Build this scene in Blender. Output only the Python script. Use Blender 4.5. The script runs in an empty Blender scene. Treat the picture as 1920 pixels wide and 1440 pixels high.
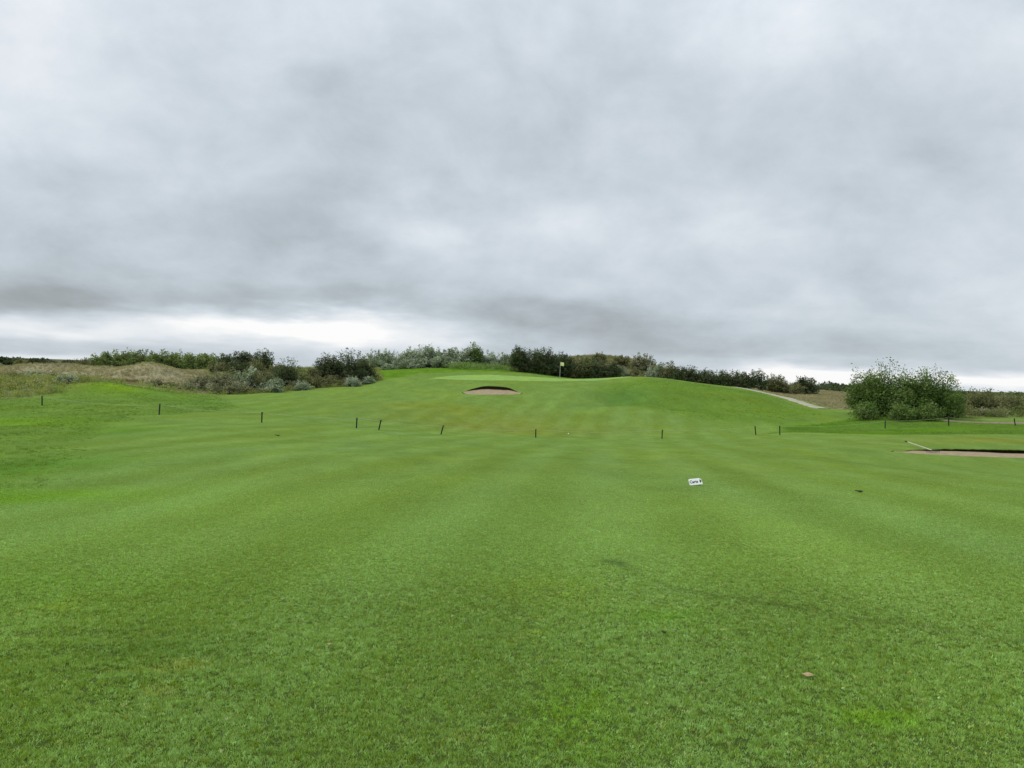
import bpy, math, random
import numpy as np
from mathutils import Matrix, Vector

SC = bpy.context.scene
COL = SC.collection
rng = np.random.default_rng(7)
random.seed(7)

# ---------------------------------------------------------------- camera
EYE = Vector((0.0, 0.0, 1.62))
FPX = 1440.0                                   # focal length in photo pixels (1920 wide)
ROLL, PITCH = math.radians(2.0), math.radians(-0.68)
cam = bpy.data.cameras.new('camera')
cam.sensor_width = 36.0
cam.lens = 36.0 * FPX / 1920.0
cam.clip_start, cam.clip_end = 0.05, 12000.0
cam_ob = bpy.data.objects.new('camera', cam)
COL.objects.link(cam_ob)
CR = Matrix.Rotation(math.pi / 2 + PITCH, 3, 'X') @ Matrix.Rotation(ROLL, 3, 'Z')
cam_ob.matrix_world = Matrix.Translation(EYE) @ CR.to_4x4()
SC.camera = cam_ob

def ray(px, py):
    return CR @ Vector((px - 960.0, 720.0 - py, -FPX))

def at(px, py, d):
    """world point seen at photo pixel (px, py) at depth d metres"""
    r = ray(px, py)
    return EYE + r * (d / r.y)

def azel(px, py):
    r = ray(px, py).normalized()
    return math.atan2(r.x, r.y), math.asin(r.z)

# ---------------------------------------------------------------- view, world, sun
SC.render.engine = 'CYCLES'
SC.view_settings.view_transform = 'Standard'
SC.view_settings.look = 'None'
SC.view_settings.gamma = 1.0
SC.view_settings.use_curve_mapping = False
SC.view_settings.exposure = 0.6
SC.cycles.max_bounces = 5
SC.cycles.diffuse_bounces = 3
SC.cycles.transparent_max_bounces = 4

SUN_EL, SUN_AZ = math.radians(52), math.radians(-70)      # azimuth from +Y towards +X
world = bpy.data.worlds.new('World')
SC.world = world
world.use_nodes = True
wn, wl = world.node_tree.nodes, world.node_tree.links
wn.clear()

class NB:
    """small helper for node maths"""
    def __init__(s, tree): s.n, s.l = tree.nodes, tree.links
    def put(s, sock, v):
        if isinstance(v, bpy.types.NodeSocket): s.l.new(v, sock)
        else: sock.default_value = v
    def m(s, op, a, b=None, c=None, clamp=False):
        nd = s.n.new('ShaderNodeMath'); nd.operation = op; nd.use_clamp = clamp
        s.put(nd.inputs[0], a)
        if b is not None: s.put(nd.inputs[1], b)
        if c is not None: s.put(nd.inputs[2], c)
        return nd.outputs[0]
    def v(s, op, a, b=None, out=0):
        nd = s.n.new('ShaderNodeVectorMath'); nd.operation = op
        s.put(nd.inputs[0], a)
        if b is not None: s.put(nd.inputs[1], b)
        return nd.outputs[out]
    def noise(s, vec, scale, detail=4, rough=0.5, dist=0.0, color=False):
        nd = s.n.new('ShaderNodeTexNoise')
        s.put(nd.inputs['Vector'], vec)
        nd.inputs['Scale'].default_value = scale; nd.inputs['Detail'].default_value = detail
        nd.inputs['Roughness'].default_value = rough; nd.inputs['Distortion'].default_value = dist
        return nd.outputs['Color' if color else 'Fac']
    def comb(s, x, y, z):
        nd = s.n.new('ShaderNodeCombineXYZ')
        for i, k in enumerate((x, y, z)): s.put(nd.inputs[i], k)
        return nd.outputs[0]
    def mix(s, f, a, b, kind='MIX'):
        nd = s.n.new('ShaderNodeMix'); nd.data_type = 'RGBA'; nd.blend_type = kind
        s.put(nd.inputs[0], f); s.put(nd.inputs[6], a); s.put(nd.inputs[7], b)
        return nd.outputs[2]
    def ramp(s, f, stops, interp='LINEAR'):
        nd = s.n.new('ShaderNodeValToRGB'); e = nd.color_ramp.elements
        nd.color_ramp.interpolation = interp
        while len(e) < len(stops): e.new(0.5)
        for k, (p, c) in zip(e, stops):
            k.position = p; k.color = (*c, 1) if len(c) == 3 else c
        s.put(nd.inputs[0], f)
        return nd.outputs[0]
    def mapr(s, v, a, b, c, d, smooth=False):
        nd = s.n.new('ShaderNodeMapRange'); nd.clamp = True
        nd.interpolation_type = 'SMOOTHSTEP' if smooth else 'LINEAR'
        s.put(nd.inputs[0], v)
        for i, k in enumerate((a, b, c, d)): nd.inputs[i + 1].default_value = k
        return nd.outputs[0]

B = NB(world.node_tree)
tc = wn.new('ShaderNodeTexCoord').outputs['Generated']
vec = B.v('NORMALIZE', tc)
sx = wn.new('ShaderNodeSeparateXYZ'); wl.new(vec, sx.inputs[0])
X_, Y_, Z_ = sx.outputs
zc = B.m('ADD', B.m('MAXIMUM', Z_, 0.0), 0.15)
plane = B.comb(B.m('DIVIDE', X_, zc), B.m('DIVIDE', Y_, zc), 0.0)
# warp of the cloud deck
w1 = B.v('SUBTRACT', B.noise(plane, 0.55, 3, color=True), (0.5, 0.5, 0.5))
w2 = B.v('SUBTRACT', B.noise(plane, 2.1, 5, color=True), (0.5, 0.5, 0.5))
pw = B.v('ADD', plane, B.v('MULTIPLY', w1, (0.9, 0.9, 0.0)))
big = B.noise(B.v('ADD', pw, (3.1, 8.4, 0.0)), 0.42, 3, 0.45)
mid = B.noise(B.v('ADD', pw, (11.7, 2.2, 0.0)), 1.25, 5, 0.52)
fine = B.noise(B.v('ADD', pw, (5.5, 1.7, 0.0)), 4.2, 6, 0.55)
stretch = B.comb(B.m('MULTIPLY', X_, 3.0), B.m('MULTIPLY', Y_, 3.0), B.m('MULTIPLY', B.m('POWER', B.m('MAXIMUM', Z_, 0.0), 0.75), 4.0))
lump1 = B.noise(B.v('ADD', stretch, (1.3, 4.7, 9.1)), 1.15, 6, 0.52, 0.35)
lump2 = B.noise(B.v('ADD', stretch, (7.3, 0.7, 2.1)), 2.6, 7, 0.58, 0.25)
az = B.m('ARCTAN2', X_, Y_)
el = B.m('ARCSINE', Z_)
wsx = wn.new('ShaderNodeSeparateXYZ'); wl.new(w2, wsx.inputs[0])
wbx = wn.new('ShaderNodeSeparateXYZ'); wl.new(w1, wbx.inputs[0])
elk = B.mapr(el, 0.0, 0.30, 0.10, 1.0)
az_w = B.m('ADD', az, B.m('ADD', B.m('MULTIPLY', wsx.outputs[0], 0.16), B.m('MULTIPLY', wbx.outputs[0], 0.12)))
el_w = B.m('ADD', el, B.m('MULTIPLY', B.m('ADD', B.m('MULTIPLY', wsx.outputs[1], 0.15), B.m('MULTIPLY', wbx.outputs[1], 0.10)), elk))
val = B.m('ADD', 0.575, B.m('MULTIPLY', B.m('SUBTRACT', big, 0.5), 0.22))
val = B.m('ADD', val, B.m('MULTIPLY', B.m('SUBTRACT', lump1, 0.5), 0.60))
val = B.m('ADD', val, B.m('MULTIPLY', B.m('SUBTRACT', lump2, 0.5), 0.44))
val = B.m('ADD', val, B.m('MULTIPLY', B.m('SUBTRACT', mid, 0.5), 0.09))
val = B.m('ADD', val, B.m('MULTIPLY', B.m('SUBTRACT', fine, 0.5), 0.05))
CLOUDS = [  # photo px, py, half width px, half height px, brightness change: thick and thin places of the cloud deck
    (70, 140, 260, 190, 0.20), (330, 20, 320, 80, 0.06), (1000, 120, 420, 120, 0.04), (1560, 150, 260, 150, 0.05),
    (560, 240, 300, 140, -0.12), (220, 430, 330, 90, -0.12), (620, 400, 280, 80, -0.05), (840, 430, 140, 45, 0.22),
    (1250, 290, 220, 120, -0.07), (1860, 230, 240, 110, -0.06), (1400, 450, 420, 60, 0.08), (960, 500, 300, 40, 0.04),
    (170, 572, 300, 34, -0.25), (620, 560, 240, 26, -0.08), (430, 608, 230, 24, 0.46), (50, 618, 170, 14, 0.36),
    (640, 620, 200, 18, 0.30), (90, 648, 220, 9, -0.06), (620, 648, 180, 12, -0.02), (1020, 592, 300, 26, -0.10),
    (1310, 640, 330, 34, -0.17), (1540, 702, 120, 16, 0.62), (1860, 714, 160, 12, 0.50), (1800, 655, 200, 26, -0.06),
    (60, 668, 140, 6, 0.30), (1860, 560, 200, 30, 0.06), (1000, 650, 400, 14, -0.02),
]
for px, py, hw, hh, amp in CLOUDS:
    a0, e0 = azel(px, py)
    u = B.m('DIVIDE', B.m('SUBTRACT', az_w, a0), hw / FPX)
    w = B.m('DIVIDE', B.m('SUBTRACT', el_w, e0), hh / FPX)
    q = B.m('ADD', B.m('MULTIPLY', u, u), B.m('MULTIPLY', w, w))
    g = B.m('POWER', 2.718, B.m('MULTIPLY', q, -0.75))
    val = B.m('ADD', val, B.m('MULTIPLY', g, amp))
cloud = B.ramp(val, [(0.0, (0.200, 0.228, 0.252)), (0.25, (0.345, 0.380, 0.405)), (0.5, (0.535, 0.602, 0.658)),
                     (0.72, (0.715, 0.770, 0.825)), (1.0, (0.99, 0.99, 0.99))])
# an overcast sky is brightest overhead
zen = B.mapr(Z_, 0.30, 1.0, 1.0, 2.1, smooth=True)
cloud = B.v('SCALE', cloud, None)
cloud.node.inputs['Scale'].default_value = 1.0
B.put(cloud.node.inputs['Scale'], B.m('MULTIPLY', zen, 0.66))
sky = wn.new('ShaderNodeTexSky')
sky.sky_type = 'NISHITA'; sky.sun_disc = False
sky.sun_elevation = SUN_EL; sky.sun_rotation = SUN_AZ
sky_dim = B.v('MULTIPLY', sky.outputs[0], (0.08, 0.08, 0.08))
tot = B.mix(0.96, sky_dim, cloud)
bg = wn.new('ShaderNodeBackground'); bg.inputs[1].default_value = 1.0
wl.new(tot, bg.inputs[0])
wo = wn.new('ShaderNodeOutputWorld'); wl.new(bg.outputs[0], wo.inputs[0])

sun = bpy.data.lights.new('sun', 'SUN')
sun.energy, sun.angle, sun.color = 1.3, math.radians(28), (1.0, 0.965, 0.91)
sun_ob = bpy.data.objects.new('sun', sun); COL.objects.link(sun_ob)
sd = Vector((math.sin(SUN_AZ) * math.cos(SUN_EL), math.cos(SUN_AZ) * math.cos(SUN_EL), math.sin(SUN_EL)))
sun_ob.rotation_euler = sd.to_track_quat('Z', 'Y').to_euler()
sun_ob.location = sd * 50

# ---------------------------------------------------------------- helpers
def tag(o, label, cat, group=None, kind=None):
    o['label'] = label; o['category'] = cat
    if group: o['group'] = group
    if kind: o['kind'] = kind
    return o

def empty(name, loc=(0, 0, 0)):
    o = bpy.data.objects.new(name, None); o.empty_display_size = 0.2
    o.location = loc; COL.objects.link(o); return o

def link_mesh(name, me, mat=None, parent=None, loc=None):
    o = bpy.data.objects.new(name, me); COL.objects.link(o)
    if mat: me.materials.append(mat)
    if parent: o.parent = parent
    if loc is not None: o.location = loc
    return o

def np_mesh(name, V, F, smooth=False):
    """V (n,3), F (m,k) arrays, all faces the same size"""
    V = np.asarray(V, dtype=np.float32); F = np.asarray(F, dtype=np.int32)
    me = bpy.data.meshes.new(name)
    me.vertices.add(len(V)); me.vertices.foreach_set('co', V.ravel())
    k = F.shape[1]
    me.loops.add(F.size); me.loops.foreach_set('vertex_index', F.ravel())
    me.polygons.add(len(F))
    me.polygons.foreach_set('loop_start', np.arange(0, F.size, k, dtype=np.int32))
    me.polygons.foreach_set('loop_total', np.full(len(F), k, dtype=np.int32))
    if smooth: me.polygons.foreach_set('use_smooth', np.ones(len(F), dtype=bool))
    me.update(calc_edges=True); me.validate()
    return me

def point_attr(me, name, arr, kind='FLOAT'):
    a = me.attributes.new(name, kind, 'POINT')
    arr = np.asarray(arr, dtype=np.float32)
    if kind == 'FLOAT': a.data.foreach_set('value', arr.ravel())
    elif kind == 'FLOAT_VECTOR': a.data.foreach_set('vector', arr.ravel())
    elif kind == 'FLOAT_COLOR':
        c = np.ones((len(arr), 4), dtype=np.float32); c[:, :3] = arr
        a.data.foreach_set('color', c.ravel())

def hashn(ix, iy, seed):
    h = (ix.astype(np.int64) * 374761393 + iy.astype(np.int64) * 668265263 + seed * 1442695041) & 0xffffffff
    h = ((h ^ (h >> 13)) * 1274126177) & 0xffffffff
    return ((h ^ (h >> 16)) & 0xffff) / 65535.0

def vnoise(x, y, scale, seed=0, octs=3):
    """fractal value noise in -1..1"""
    t = np.zeros(np.shape(x)); amp, tot = 1.0, 0.0
    for o in range(octs):
        u, v = np.asarray(x) / scale, np.asarray(y) / scale
        iu, iv = np.floor(u), np.floor(v); fu, fv = u - iu, v - iv
        fu = fu * fu * (3 - 2 * fu); fv = fv * fv * (3 - 2 * fv)
        a, b = hashn(iu, iv, seed + o), hashn(iu + 1, iv, seed + o)
        c, d = hashn(iu, iv + 1, seed + o), hashn(iu + 1, iv + 1, seed + o)
        t += amp * ((a * (1 - fu) + b * fu) * (1 - fv) + (c * (1 - fu) + d * fu) * fv)
        tot += amp; amp *= 0.5; scale *= 0.5
    return t / tot * 2 - 1

def sstep(a, b, x):
    t = np.clip((x - a) / (b - a), 0, 1); return t * t * (3 - 2 * t)

def in_poly(x, y, poly):
    inside = np.zeros(np.shape(x), dtype=bool); n = len(poly)
    for i in range(n):
        x0, y0 = poly[i]; x1, y1 = poly[(i + 1) % n]
        if y0 == y1: continue
        c = ((y0 > y) != (y1 > y)) & (x < (x1 - x0) * (y - y0) / (y1 - y0) + x0)
        inside ^= c
    return inside

def poly_dist(x, y, pts, closed=True):
    d = np.full(np.shape(x), 1e9); n = len(pts)
    for i in range(n if closed else n - 1):
        ax, ay = pts[i]; bx, by = pts[(i + 1) % n]
        ex, ey = bx - ax, by - ay
        t = np.clip(((x - ax) * ex + (y - ay) * ey) / (ex * ex + ey * ey + 1e-9), 0, 1)
        d = np.minimum(d, np.hypot(x - ax - t * ex, y - ay - t * ey))
    return d

def soft_poly(x, y, poly, w, wob=0.0, seed=3):
    """1 inside, 0 outside, soft edge of width w, wobbling edge"""
    d = poly_dist(x, y, poly)
    sgn = np.where(in_poly(x, y, poly), d, -d)
    if wob: sgn = sgn + wob * vnoise(x, y, 3.0 * wob + 0.5, seed, 3)
    return sstep(-w, w, sgn)

def xy(px, py, d):
    p = at(px, py, d); return (p.x, p.y)

# ---------------------------------------------------------------- terrain height
CP = [  # photo px, py, depth: points of the ground
    # near fairway
    (0, 1440, 3.3), (960, 1440, 3.25), (1920, 1440, 3.25), (-500, 1200, 5.0), (2400, 1200, 4.8),
    (0, 1100, 6.5), (960, 1100, 6.6), (1920, 1100, 6.9), (480, 960, 11), (1400, 960, 12), (0, 940, 13), (1920, 960, 13),
    (960, 911, 15.5), (1306, 911, 17), (1650, 905, 19), (480, 890, 17), (-500, 930, 13), (2400, 960, 14),
    (0, 860, 21), (240, 850, 22), (480, 850, 23), (720, 850, 26), (960, 860, 25), (1245, 862, 27), (1500, 860, 28),
    (0, 800, 34), (300, 805, 33), (600, 825, 33), (960, 836, 37), (1245, 840, 38), (1480, 838, 39),
    # stake line
    (80, 761, 48), (300, 777, 44), (493, 793, 43.5), (671, 803, 43.5), (831, 815, 47), (1008, 821, 50), (1245, 822, 51),
    (1420, 816, 53), (1466, 816, 52), (1663, 803, 55), (1782, 798, 54), (1905, 798, 56), (-300, 745, 50), (2300, 810, 56),
    # right bunker surroundings
    (1720, 880, 25), (1920, 885, 25.5), (1720, 862, 29.3), (1820, 862, 29.6), (1920, 864, 29.8), (1660, 846, 31.5), (2200, 872, 30),
    (1720, 839, 33.4), (1820, 840, 33.4), (1920, 843, 33.4), (1700, 818, 43), (1850, 818, 43), (2250, 850, 33.4),
    # dip and slope up to the green
    (700, 790, 55), (830, 800, 56), (960, 808, 57), (1100, 806, 58), (1245, 806, 58),
    (700, 760, 66), (830, 770, 66), (960, 775, 67), (1100, 775, 67), (1200, 772, 66),
    (700, 738, 78), (830, 742, 78), (920, 741, 78.6), (1060, 745, 77), (1200, 742, 77),
    (800, 722, 86), (860, 725, 83.8), (920, 724.5, 84), (980, 725, 83.6), (1050, 722, 86),
    (800, 712, 91), (920, 713.5, 90), (1050, 714.5, 90), (1130, 715, 89),
    (800, 707.5, 101), (880, 704, 106), (960, 706.5, 105), (1050, 711, 104), (1110, 712.5, 103), (1150, 709.5, 96),
    # knoll right of the green
    (1200, 706.5, 92), (1250, 710, 92), (1300, 718, 91), (1340, 724, 91), (1390, 727.5, 96), (1430, 736, 89),
    (1300, 745, 77), (1340, 750, 76), (1340, 780, 64), (1430, 762, 74), (1480, 748, 82), (1535, 765, 75), (1480, 792, 62), (1560, 790, 62),
    (1200, 716, 118), (1340, 729, 118), (1480, 740, 122), (1560, 742, 118), (1560, 760, 88), (1640, 755, 100),
    # right bush and track
    (1620, 776, 63), (1720, 783, 62), (1800, 790, 60), (1920, 788, 62), (1800, 766, 75), (1850, 754, 82), (1920, 752, 82), (2060, 755, 82), (2300, 795, 64), (1750, 748, 100), (1950, 752, 105),
    # bank and shrubs behind the green
    (760, 700, 104), (850, 693, 112), (930, 696, 111), (1000, 701, 110), (1080, 710, 111), (820, 690, 121), (700, 694, 118), (960, 692, 124),
    (1050, 676, 138), (1110, 669, 138), (1180, 677, 134), (1250, 697, 134), (1000, 690, 136), (940, 696, 140), (1300, 716, 134), (1400, 728, 136),
    # left: shrub foot, hump, dry mounds
    (420, 741, 78), (480, 738, 79), (600, 729, 85), (700, 718, 92), (480, 752, 66), (600, 752, 68), (480, 772, 54), (600, 778, 55),
    (200, 721, 61), (150, 727, 58), (260, 733, 61), (330, 742, 62), (410, 752, 63), (300, 757, 54), (180, 748, 53), (80, 742, 55), (0, 744, 54),
    (0, 712, 68), (100, 715, 68), (200, 718, 76), (280, 724, 76), (340, 735, 75), (400, 730, 84), (450, 722, 92),
    (0, 688, 93), (60, 688, 92), (120, 694, 89), (170, 702, 86), (215, 697, 86), (265, 690, 88), (320, 696, 89), (360, 707, 90), (420, 705, 100),
    (0, 694, 115), (200, 698, 118), (350, 698, 120), (500, 694, 122), (600, 694, 118), (-300, 690, 90), (-300, 720, 66), (-300, 690, 120),
]
_cp = np.array([tuple(at(*c)) for c in CP] + [(-8, -6, 0.05), (8, -6, 0.0), (0, 0, 0.0), (0, -25, 0.2), (-40, -20, 0.3), (40, -20, -0.3), (-30, 8, -0.1), (30, 8, -0.6)])
def _tps(r2): return np.where(r2 > 1e-12, 0.5 * r2 * np.log(np.maximum(r2, 1e-12)), 0.0)
def _fit(P, lam=1.5):
    n = len(P); x, y = P[:, 0] / 20, P[:, 1] / 20
    K = _tps((x[:, None] - x[None]) ** 2 + (y[:, None] - y[None]) ** 2) + lam * 1e-3 * np.eye(n)
    Q = np.c_[np.ones(n), x, y]
    A = np.zeros((n + 3, n + 3)); A[:n, :n] = K; A[:n, n:] = Q; A[n:, :n] = Q.T
    return np.linalg.solve(A, np.r_[P[:, 2], 0, 0, 0])
_w = _fit(_cp)
RELIEF = [(*xy(px, py, d), rx, ry, a) for px, py, d, rx, ry, a in (
    (1165, 746, 76, 2.8, 3.5, -0.85), (1105, 738, 79, 2.2, 3.0, 0.35), (1250, 733, 81, 3.5, 4.0, 0.45), (1385, 748, 79, 3.5, 4.0, 0.30), (1310, 765, 70, 3.5, 3.0, -0.45),
    (921, 724, 83.8, 2.2, 2.0, 0.20), (850, 732, 81, 1.5, 2.5, -0.12), (992, 732, 81, 1.5, 2.5, -0.12), (750, 716, 93, 3.0, 2.5, 0.35), (740, 726, 87, 4.0, 2.5, -0.30), (620, 745, 74, 6.0, 3.0, -0.25), (560, 760, 64, 6.0, 3.0, 0.20),
    (1500, 800, 58, 5.0, 2.5, -0.25), (1600, 795, 59, 3.0, 2.0, 0.25), (1040, 790, 62, 6.0, 3.0, -0.20), (780, 780, 62, 5.0, 3.0, 0.15), (230, 722, 60, 4.0, 2.5, 0.25),
    (265, 692, 87, 4.0, 4.0, 0.50), (60, 690, 91, 5.0, 4.0, 0.35), (170, 702, 86, 3.0, 4.0, -0.30), (350, 705, 89, 3.0, 4.0, -0.30))]
# bunkers: centre, half width, half depth, floor height
BK = []
def base_h(x, y):
    x = np.atleast_1d(np.asarray(x, dtype=float)); y = np.atleast_1d(np.asarray(y, dtype=float))
    out = np.empty(x.shape); cx, cy = _cp[:, 0] / 20, _cp[:, 1] / 20; n = len(_cp)
    for s in range(0, len(x), 20000):
        xs, ys = x[s:s + 20000] / 20, y[s:s + 20000] / 20
        K = _tps((xs[:, None] - cx[None]) ** 2 + (ys[:, None] - cy[None]) ** 2)
        out[s:s + 20000] = K @ _w[:n] + _w[n] + _w[n + 1] * xs + _w[n + 2] * ys
    r = np.hypot(x, y - 60)
    far = -1.2 + 0.9 * vnoise(x, y, 90, 5, 3)
    k = sstep(80, 160, r)
    out = np.clip(out, -6, 9) * (1 - k) + far * k
    und = 0.05 * vnoise(x, y, 5.0, 21, 3) * sstep(20, 50, y) + 0.012 * vnoise(x, y, 1.6, 22, 2)
    for X0, Y0, rx, ry, a in RELIEF:
        out = out + a * np.exp(-(((x - X0) / rx) ** 2 + ((y - Y0) / ry) ** 2))
    out = out + 0.55 * vnoise(x, y, 9.0, 25, 3) * sstep(70, 82, y) * sstep(-22, -32, x) * (1 - sstep(105, 125, y))
    return out + und

def bunker_r(b, x, y):
    u, v = (x - b['cx']) / b['hw'], (y - b['cy']) / np.where(y > b['cy'], b['hd'], b['hf'])
    th = np.arctan2(v, u)
    wob = 1 + 0.05 * np.sin(3 * th + b['ph']) + 0.03 * np.sin(7 * th + 2 * b['ph'])
    return np.hypot(u, v) / wob

def bunker_floor(b, x, y):
    return b['z'] + b['sl'] * (y - (b['cy'] - b['hf'])) + b['sx'] * (x - b['cx']) + 0.03 * vnoise(x, y, 0.9, 31, 2)

def H(x, y):
    """ground height with the bunkers cut in"""
    z = base_h(x, y)
    x = np.atleast_1d(np.asarray(x, dtype=float)); y = np.atleast_1d(np.asarray(y, dtype=float))
    for b in BK:
        r = bunker_r(b, x, y)
        sdist = (r - 1) / np.maximum(r, 1e-3) * np.hypot(x - b['cx'], y - b['cy'])
        cut = sdist < -0.12 + 0.45 * sstep(-0.15, 0.25, (y - b['cy']) / b['hd'])
        if cut.any():
            z = np.where(cut, np.minimum(z, bunker_floor(b, x, y) - 0.05), z)
    return z

def h1(x, y): return float(H(x, y)[0])

def make_bunker(pc, dc, hw, hd, hf, z_off, wall, ph):
    cx, cy = xy(pc, 740, dc)
    zf = float(base_h(cx, cy - hf)[0]) + z_off
    sl = (float(base_h(cx, cy + hd + 0.1)[0]) - wall - zf) / (hd + hf)
    BK.append(dict(cx=cx, cy=cy, hw=hw, hd=hd, hf=hf, z=zf, sx=float(base_h(cx + hw * 0.9, cy)[0] - base_h(cx - hw * 0.9, cy)[0]) / (1.8 * hw) if hw < 5 else 0.0, sl=sl, ph=ph, cut=1.03))
make_bunker(921, 79.7, 2.95, 3.3, 0.8, 0.0, 0.34, 0.6)
make_bunker(1990, 31.6, 7.0, 1.7, 1.0, -0.03, 0.17, 2.0)

# ---------------------------------------------------------------- materials
def new_mat(name):
    m = bpy.data.materials.new(name); m.use_nodes = True
    t = m.node_tree; t.nodes.clear()
    return m, NB(t), t.nodes.new('ShaderNodeOutputMaterial')

def principled(nb, out, col, rough=0.8, spec=0.2, bump=None, bstr=0.3, bdist=0.02):
    p = nb.n.new('ShaderNodeBsdfPrincipled')
    nb.put(p.inputs['Base Color'], col if isinstance(col, bpy.types.NodeSocket) else (*col, 1))
    nb.put(p.inputs['Roughness'], rough); p.inputs['Specular IOR Level'].default_value = spec
    if bump is not None:
        b = nb.n.new('ShaderNodeBump'); b.inputs['Strength'].default_value = bstr; b.inputs['Distance'].default_value = bdist
        nb.put(b.inputs['Height'], bump); nb.l.new(b.outputs[0], p.inputs['Normal'])
    nb.l.new(p.outputs[0], out.inputs[0])
    return p

def attr(nb, name, kind='GEOMETRY', out='Color'):
    a = nb.n.new('ShaderNodeAttribute'); a.attribute_name = name; a.attribute_type = kind
    return a.outputs[out]

def turf_material():
    m, nb, out = new_mat('turf')
    c = attr(nb, 'turf_colour')
    pos = nb.n.new('ShaderNodeNewGeometry').outputs['Position']
    lpos = nb.v('MULTIPLY', pos, (1.0, 0.4, 1.0)); n1 = nb.noise(lpos, 0.9, 5, 0.68); n2 = nb.noise(pos, 5.0, 5, 0.72); n3 = nb.noise(pos, 60.0, 3, 0.7)
    f = nb.m('ADD', nb.m('MULTIPLY', nb.m('SUBTRACT', n1, 0.5), 0.62), nb.m('MULTIPLY', nb.m('SUBTRACT', n2, 0.5), 0.75))
    f = nb.m('ADD', f, nb.m('MULTIPLY', nb.m('SUBTRACT', n3, 0.5), 0.7))
    f = nb.m('ADD', f, 1.0)
    sc = nb.v('SCALE', c); nb.put(sc.node.inputs['Scale'], f)
    hue = nb.noise(nb.v('ADD', lpos, (40, 7, 3)), 0.35, 4, 0.6)
    tint = nb.ramp(hue, [(0.3, (1.04, 1.01, 0.86)), (0.5, (1, 1, 1)), (0.7, (0.97, 1.0, 1.08))])
    sc = nb.v('MULTIPLY', sc, tint)
    hgt = nb.m('ADD', nb.m('MULTIPLY', n2, 0.6), n3)
    principled(nb, out, sc, 1.0, 0.0, hgt, 0.55, 0.03)
    return m

def leaf_material(name, transl=0.3, attrname='tint', kind='GEOMETRY', rough=0.6, spec=0.15):
    m, nb, out = new_mat(name)
    c = attr(nb, attrname, kind)
    if kind == 'INSTANCER':                       # blades: the instance colour varied blade by blade
        c = nb.v('MULTIPLY', c, attr(nb, 'blade'))
    p = nb.n.new('ShaderNodeBsdfPrincipled')
    nb.put(p.inputs['Base Color'], c); p.inputs['Roughness'].default_value = rough; p.inputs['Specular IOR Level'].default_value = spec
    t = nb.n.new('ShaderNodeBsdfTranslucent'); nb.put(t.inputs[0], nb.v('MULTIPLY', c, (1.25, 1.3, 0.75)))
    mx = nb.n.new('ShaderNodeMixShader'); mx.inputs[0].default_value = transl
    nb.l.new(p.outputs[0], mx.inputs[1]); nb.l.new(t.outputs[0], mx.inputs[2]); nb.l.new(mx.outputs[0], out.inputs[0])
    return m

def noisy_mat(name, c0, c1, scale, rough=0.85, bstr=0.4, bdist=0.02, spec=0.2, detail=5):
    m, nb, out = new_mat(name)
    pos = nb.n.new('ShaderNodeTexCoord').outputs['Object']
    n = nb.noise(pos, scale, detail, 0.6)
    col = nb.ramp(n, [(0.3, c0), (0.7, c1)])
    principled(nb, out, col, rough, spec, nb.noise(pos, scale * 6, 4, 0.6), bstr, bdist)
    return m

M_turf = turf_material()
M_leaf = leaf_material('leaf')
M_blade = leaf_material('grass_blade', 0.35, 'tuft_colour', 'INSTANCER', 0.55, 0.12)
M_bark = noisy_mat('bark', (0.05, 0.042, 0.034), (0.13, 0.11, 0.09), 9)
M_sand = noisy_mat('sand', (0.21, 0.165, 0.10), (0.31, 0.25, 0.16), 3.0, 0.95, 0.5, 0.03, 0.05)
M_soil = noisy_mat('soil', (0.035, 0.027, 0.016), (0.08, 0.06, 0.035), 6.0, 0.95, 0.6, 0.04, 0.05)
M_path = noisy_mat('path_gravel', (0.24, 0.222, 0.16), (0.37, 0.345, 0.265), 0.9, 0.95, 0.3, 0.02, 0.1)
M_track = noisy_mat('track_dirt', (0.15, 0.12, 0.08), (0.24, 0.195, 0.135), 1.6, 0.95, 0.4, 0.03, 0.05)
M_stake = noisy_mat('stake_paint', (0.012, 0.013, 0.012), (0.03, 0.032, 0.03), 30, 0.6)
M_rope = noisy_mat('rope_fibre', (0.34, 0.35, 0.22), (0.46, 0.47, 0.32), 60, 0.9)
M_white = noisy_mat('white_board', (0.78, 0.79, 0.76), (0.84, 0.85, 0.82), 9, 0.5)
M_black = noisy_mat('black_print', (0.012, 0.012, 0.012), (0.022, 0.022, 0.022), 20, 0.6)
M_pole = noisy_mat('pole_paint', (0.30, 0.31, 0.30), (0.42, 0.43, 0.42), 20, 0.4)
M_flag = noisy_mat('flag_cloth', (0.78, 0.76, 0.34), (0.84, 0.82, 0.44), 6, 0.8)
M_wood = noisy_mat('handle_wood', (0.42, 0.38, 0.27), (0.55, 0.51, 0.38), 14, 0.6)
M_cup = noisy_mat('cup_liner', (0.6, 0.6, 0.6), (0.7, 0.7, 0.7), 14, 0.5)
M_dead = noisy_mat('dead_leaf', (0.30, 0.225, 0.11), (0.44, 0.34, 0.18), 40, 0.8)
M_dead_dark = noisy_mat('dark_divot', (0.03, 0.03, 0.015), (0.06, 0.05, 0.025), 40, 0.9)

# ---------------------------------------------------------------- ground colours
FAIR = np.array((0.126, 0.197, 0.041))
ROUGH = np.array((0.082, 0.152, 0.016))
GREEN = np.array((0.190, 0.300, 0.075))
DRY = np.array((0.225, 0.205, 0.122))
WEED = np.array((0.130, 0.175, 0.045))

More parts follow.
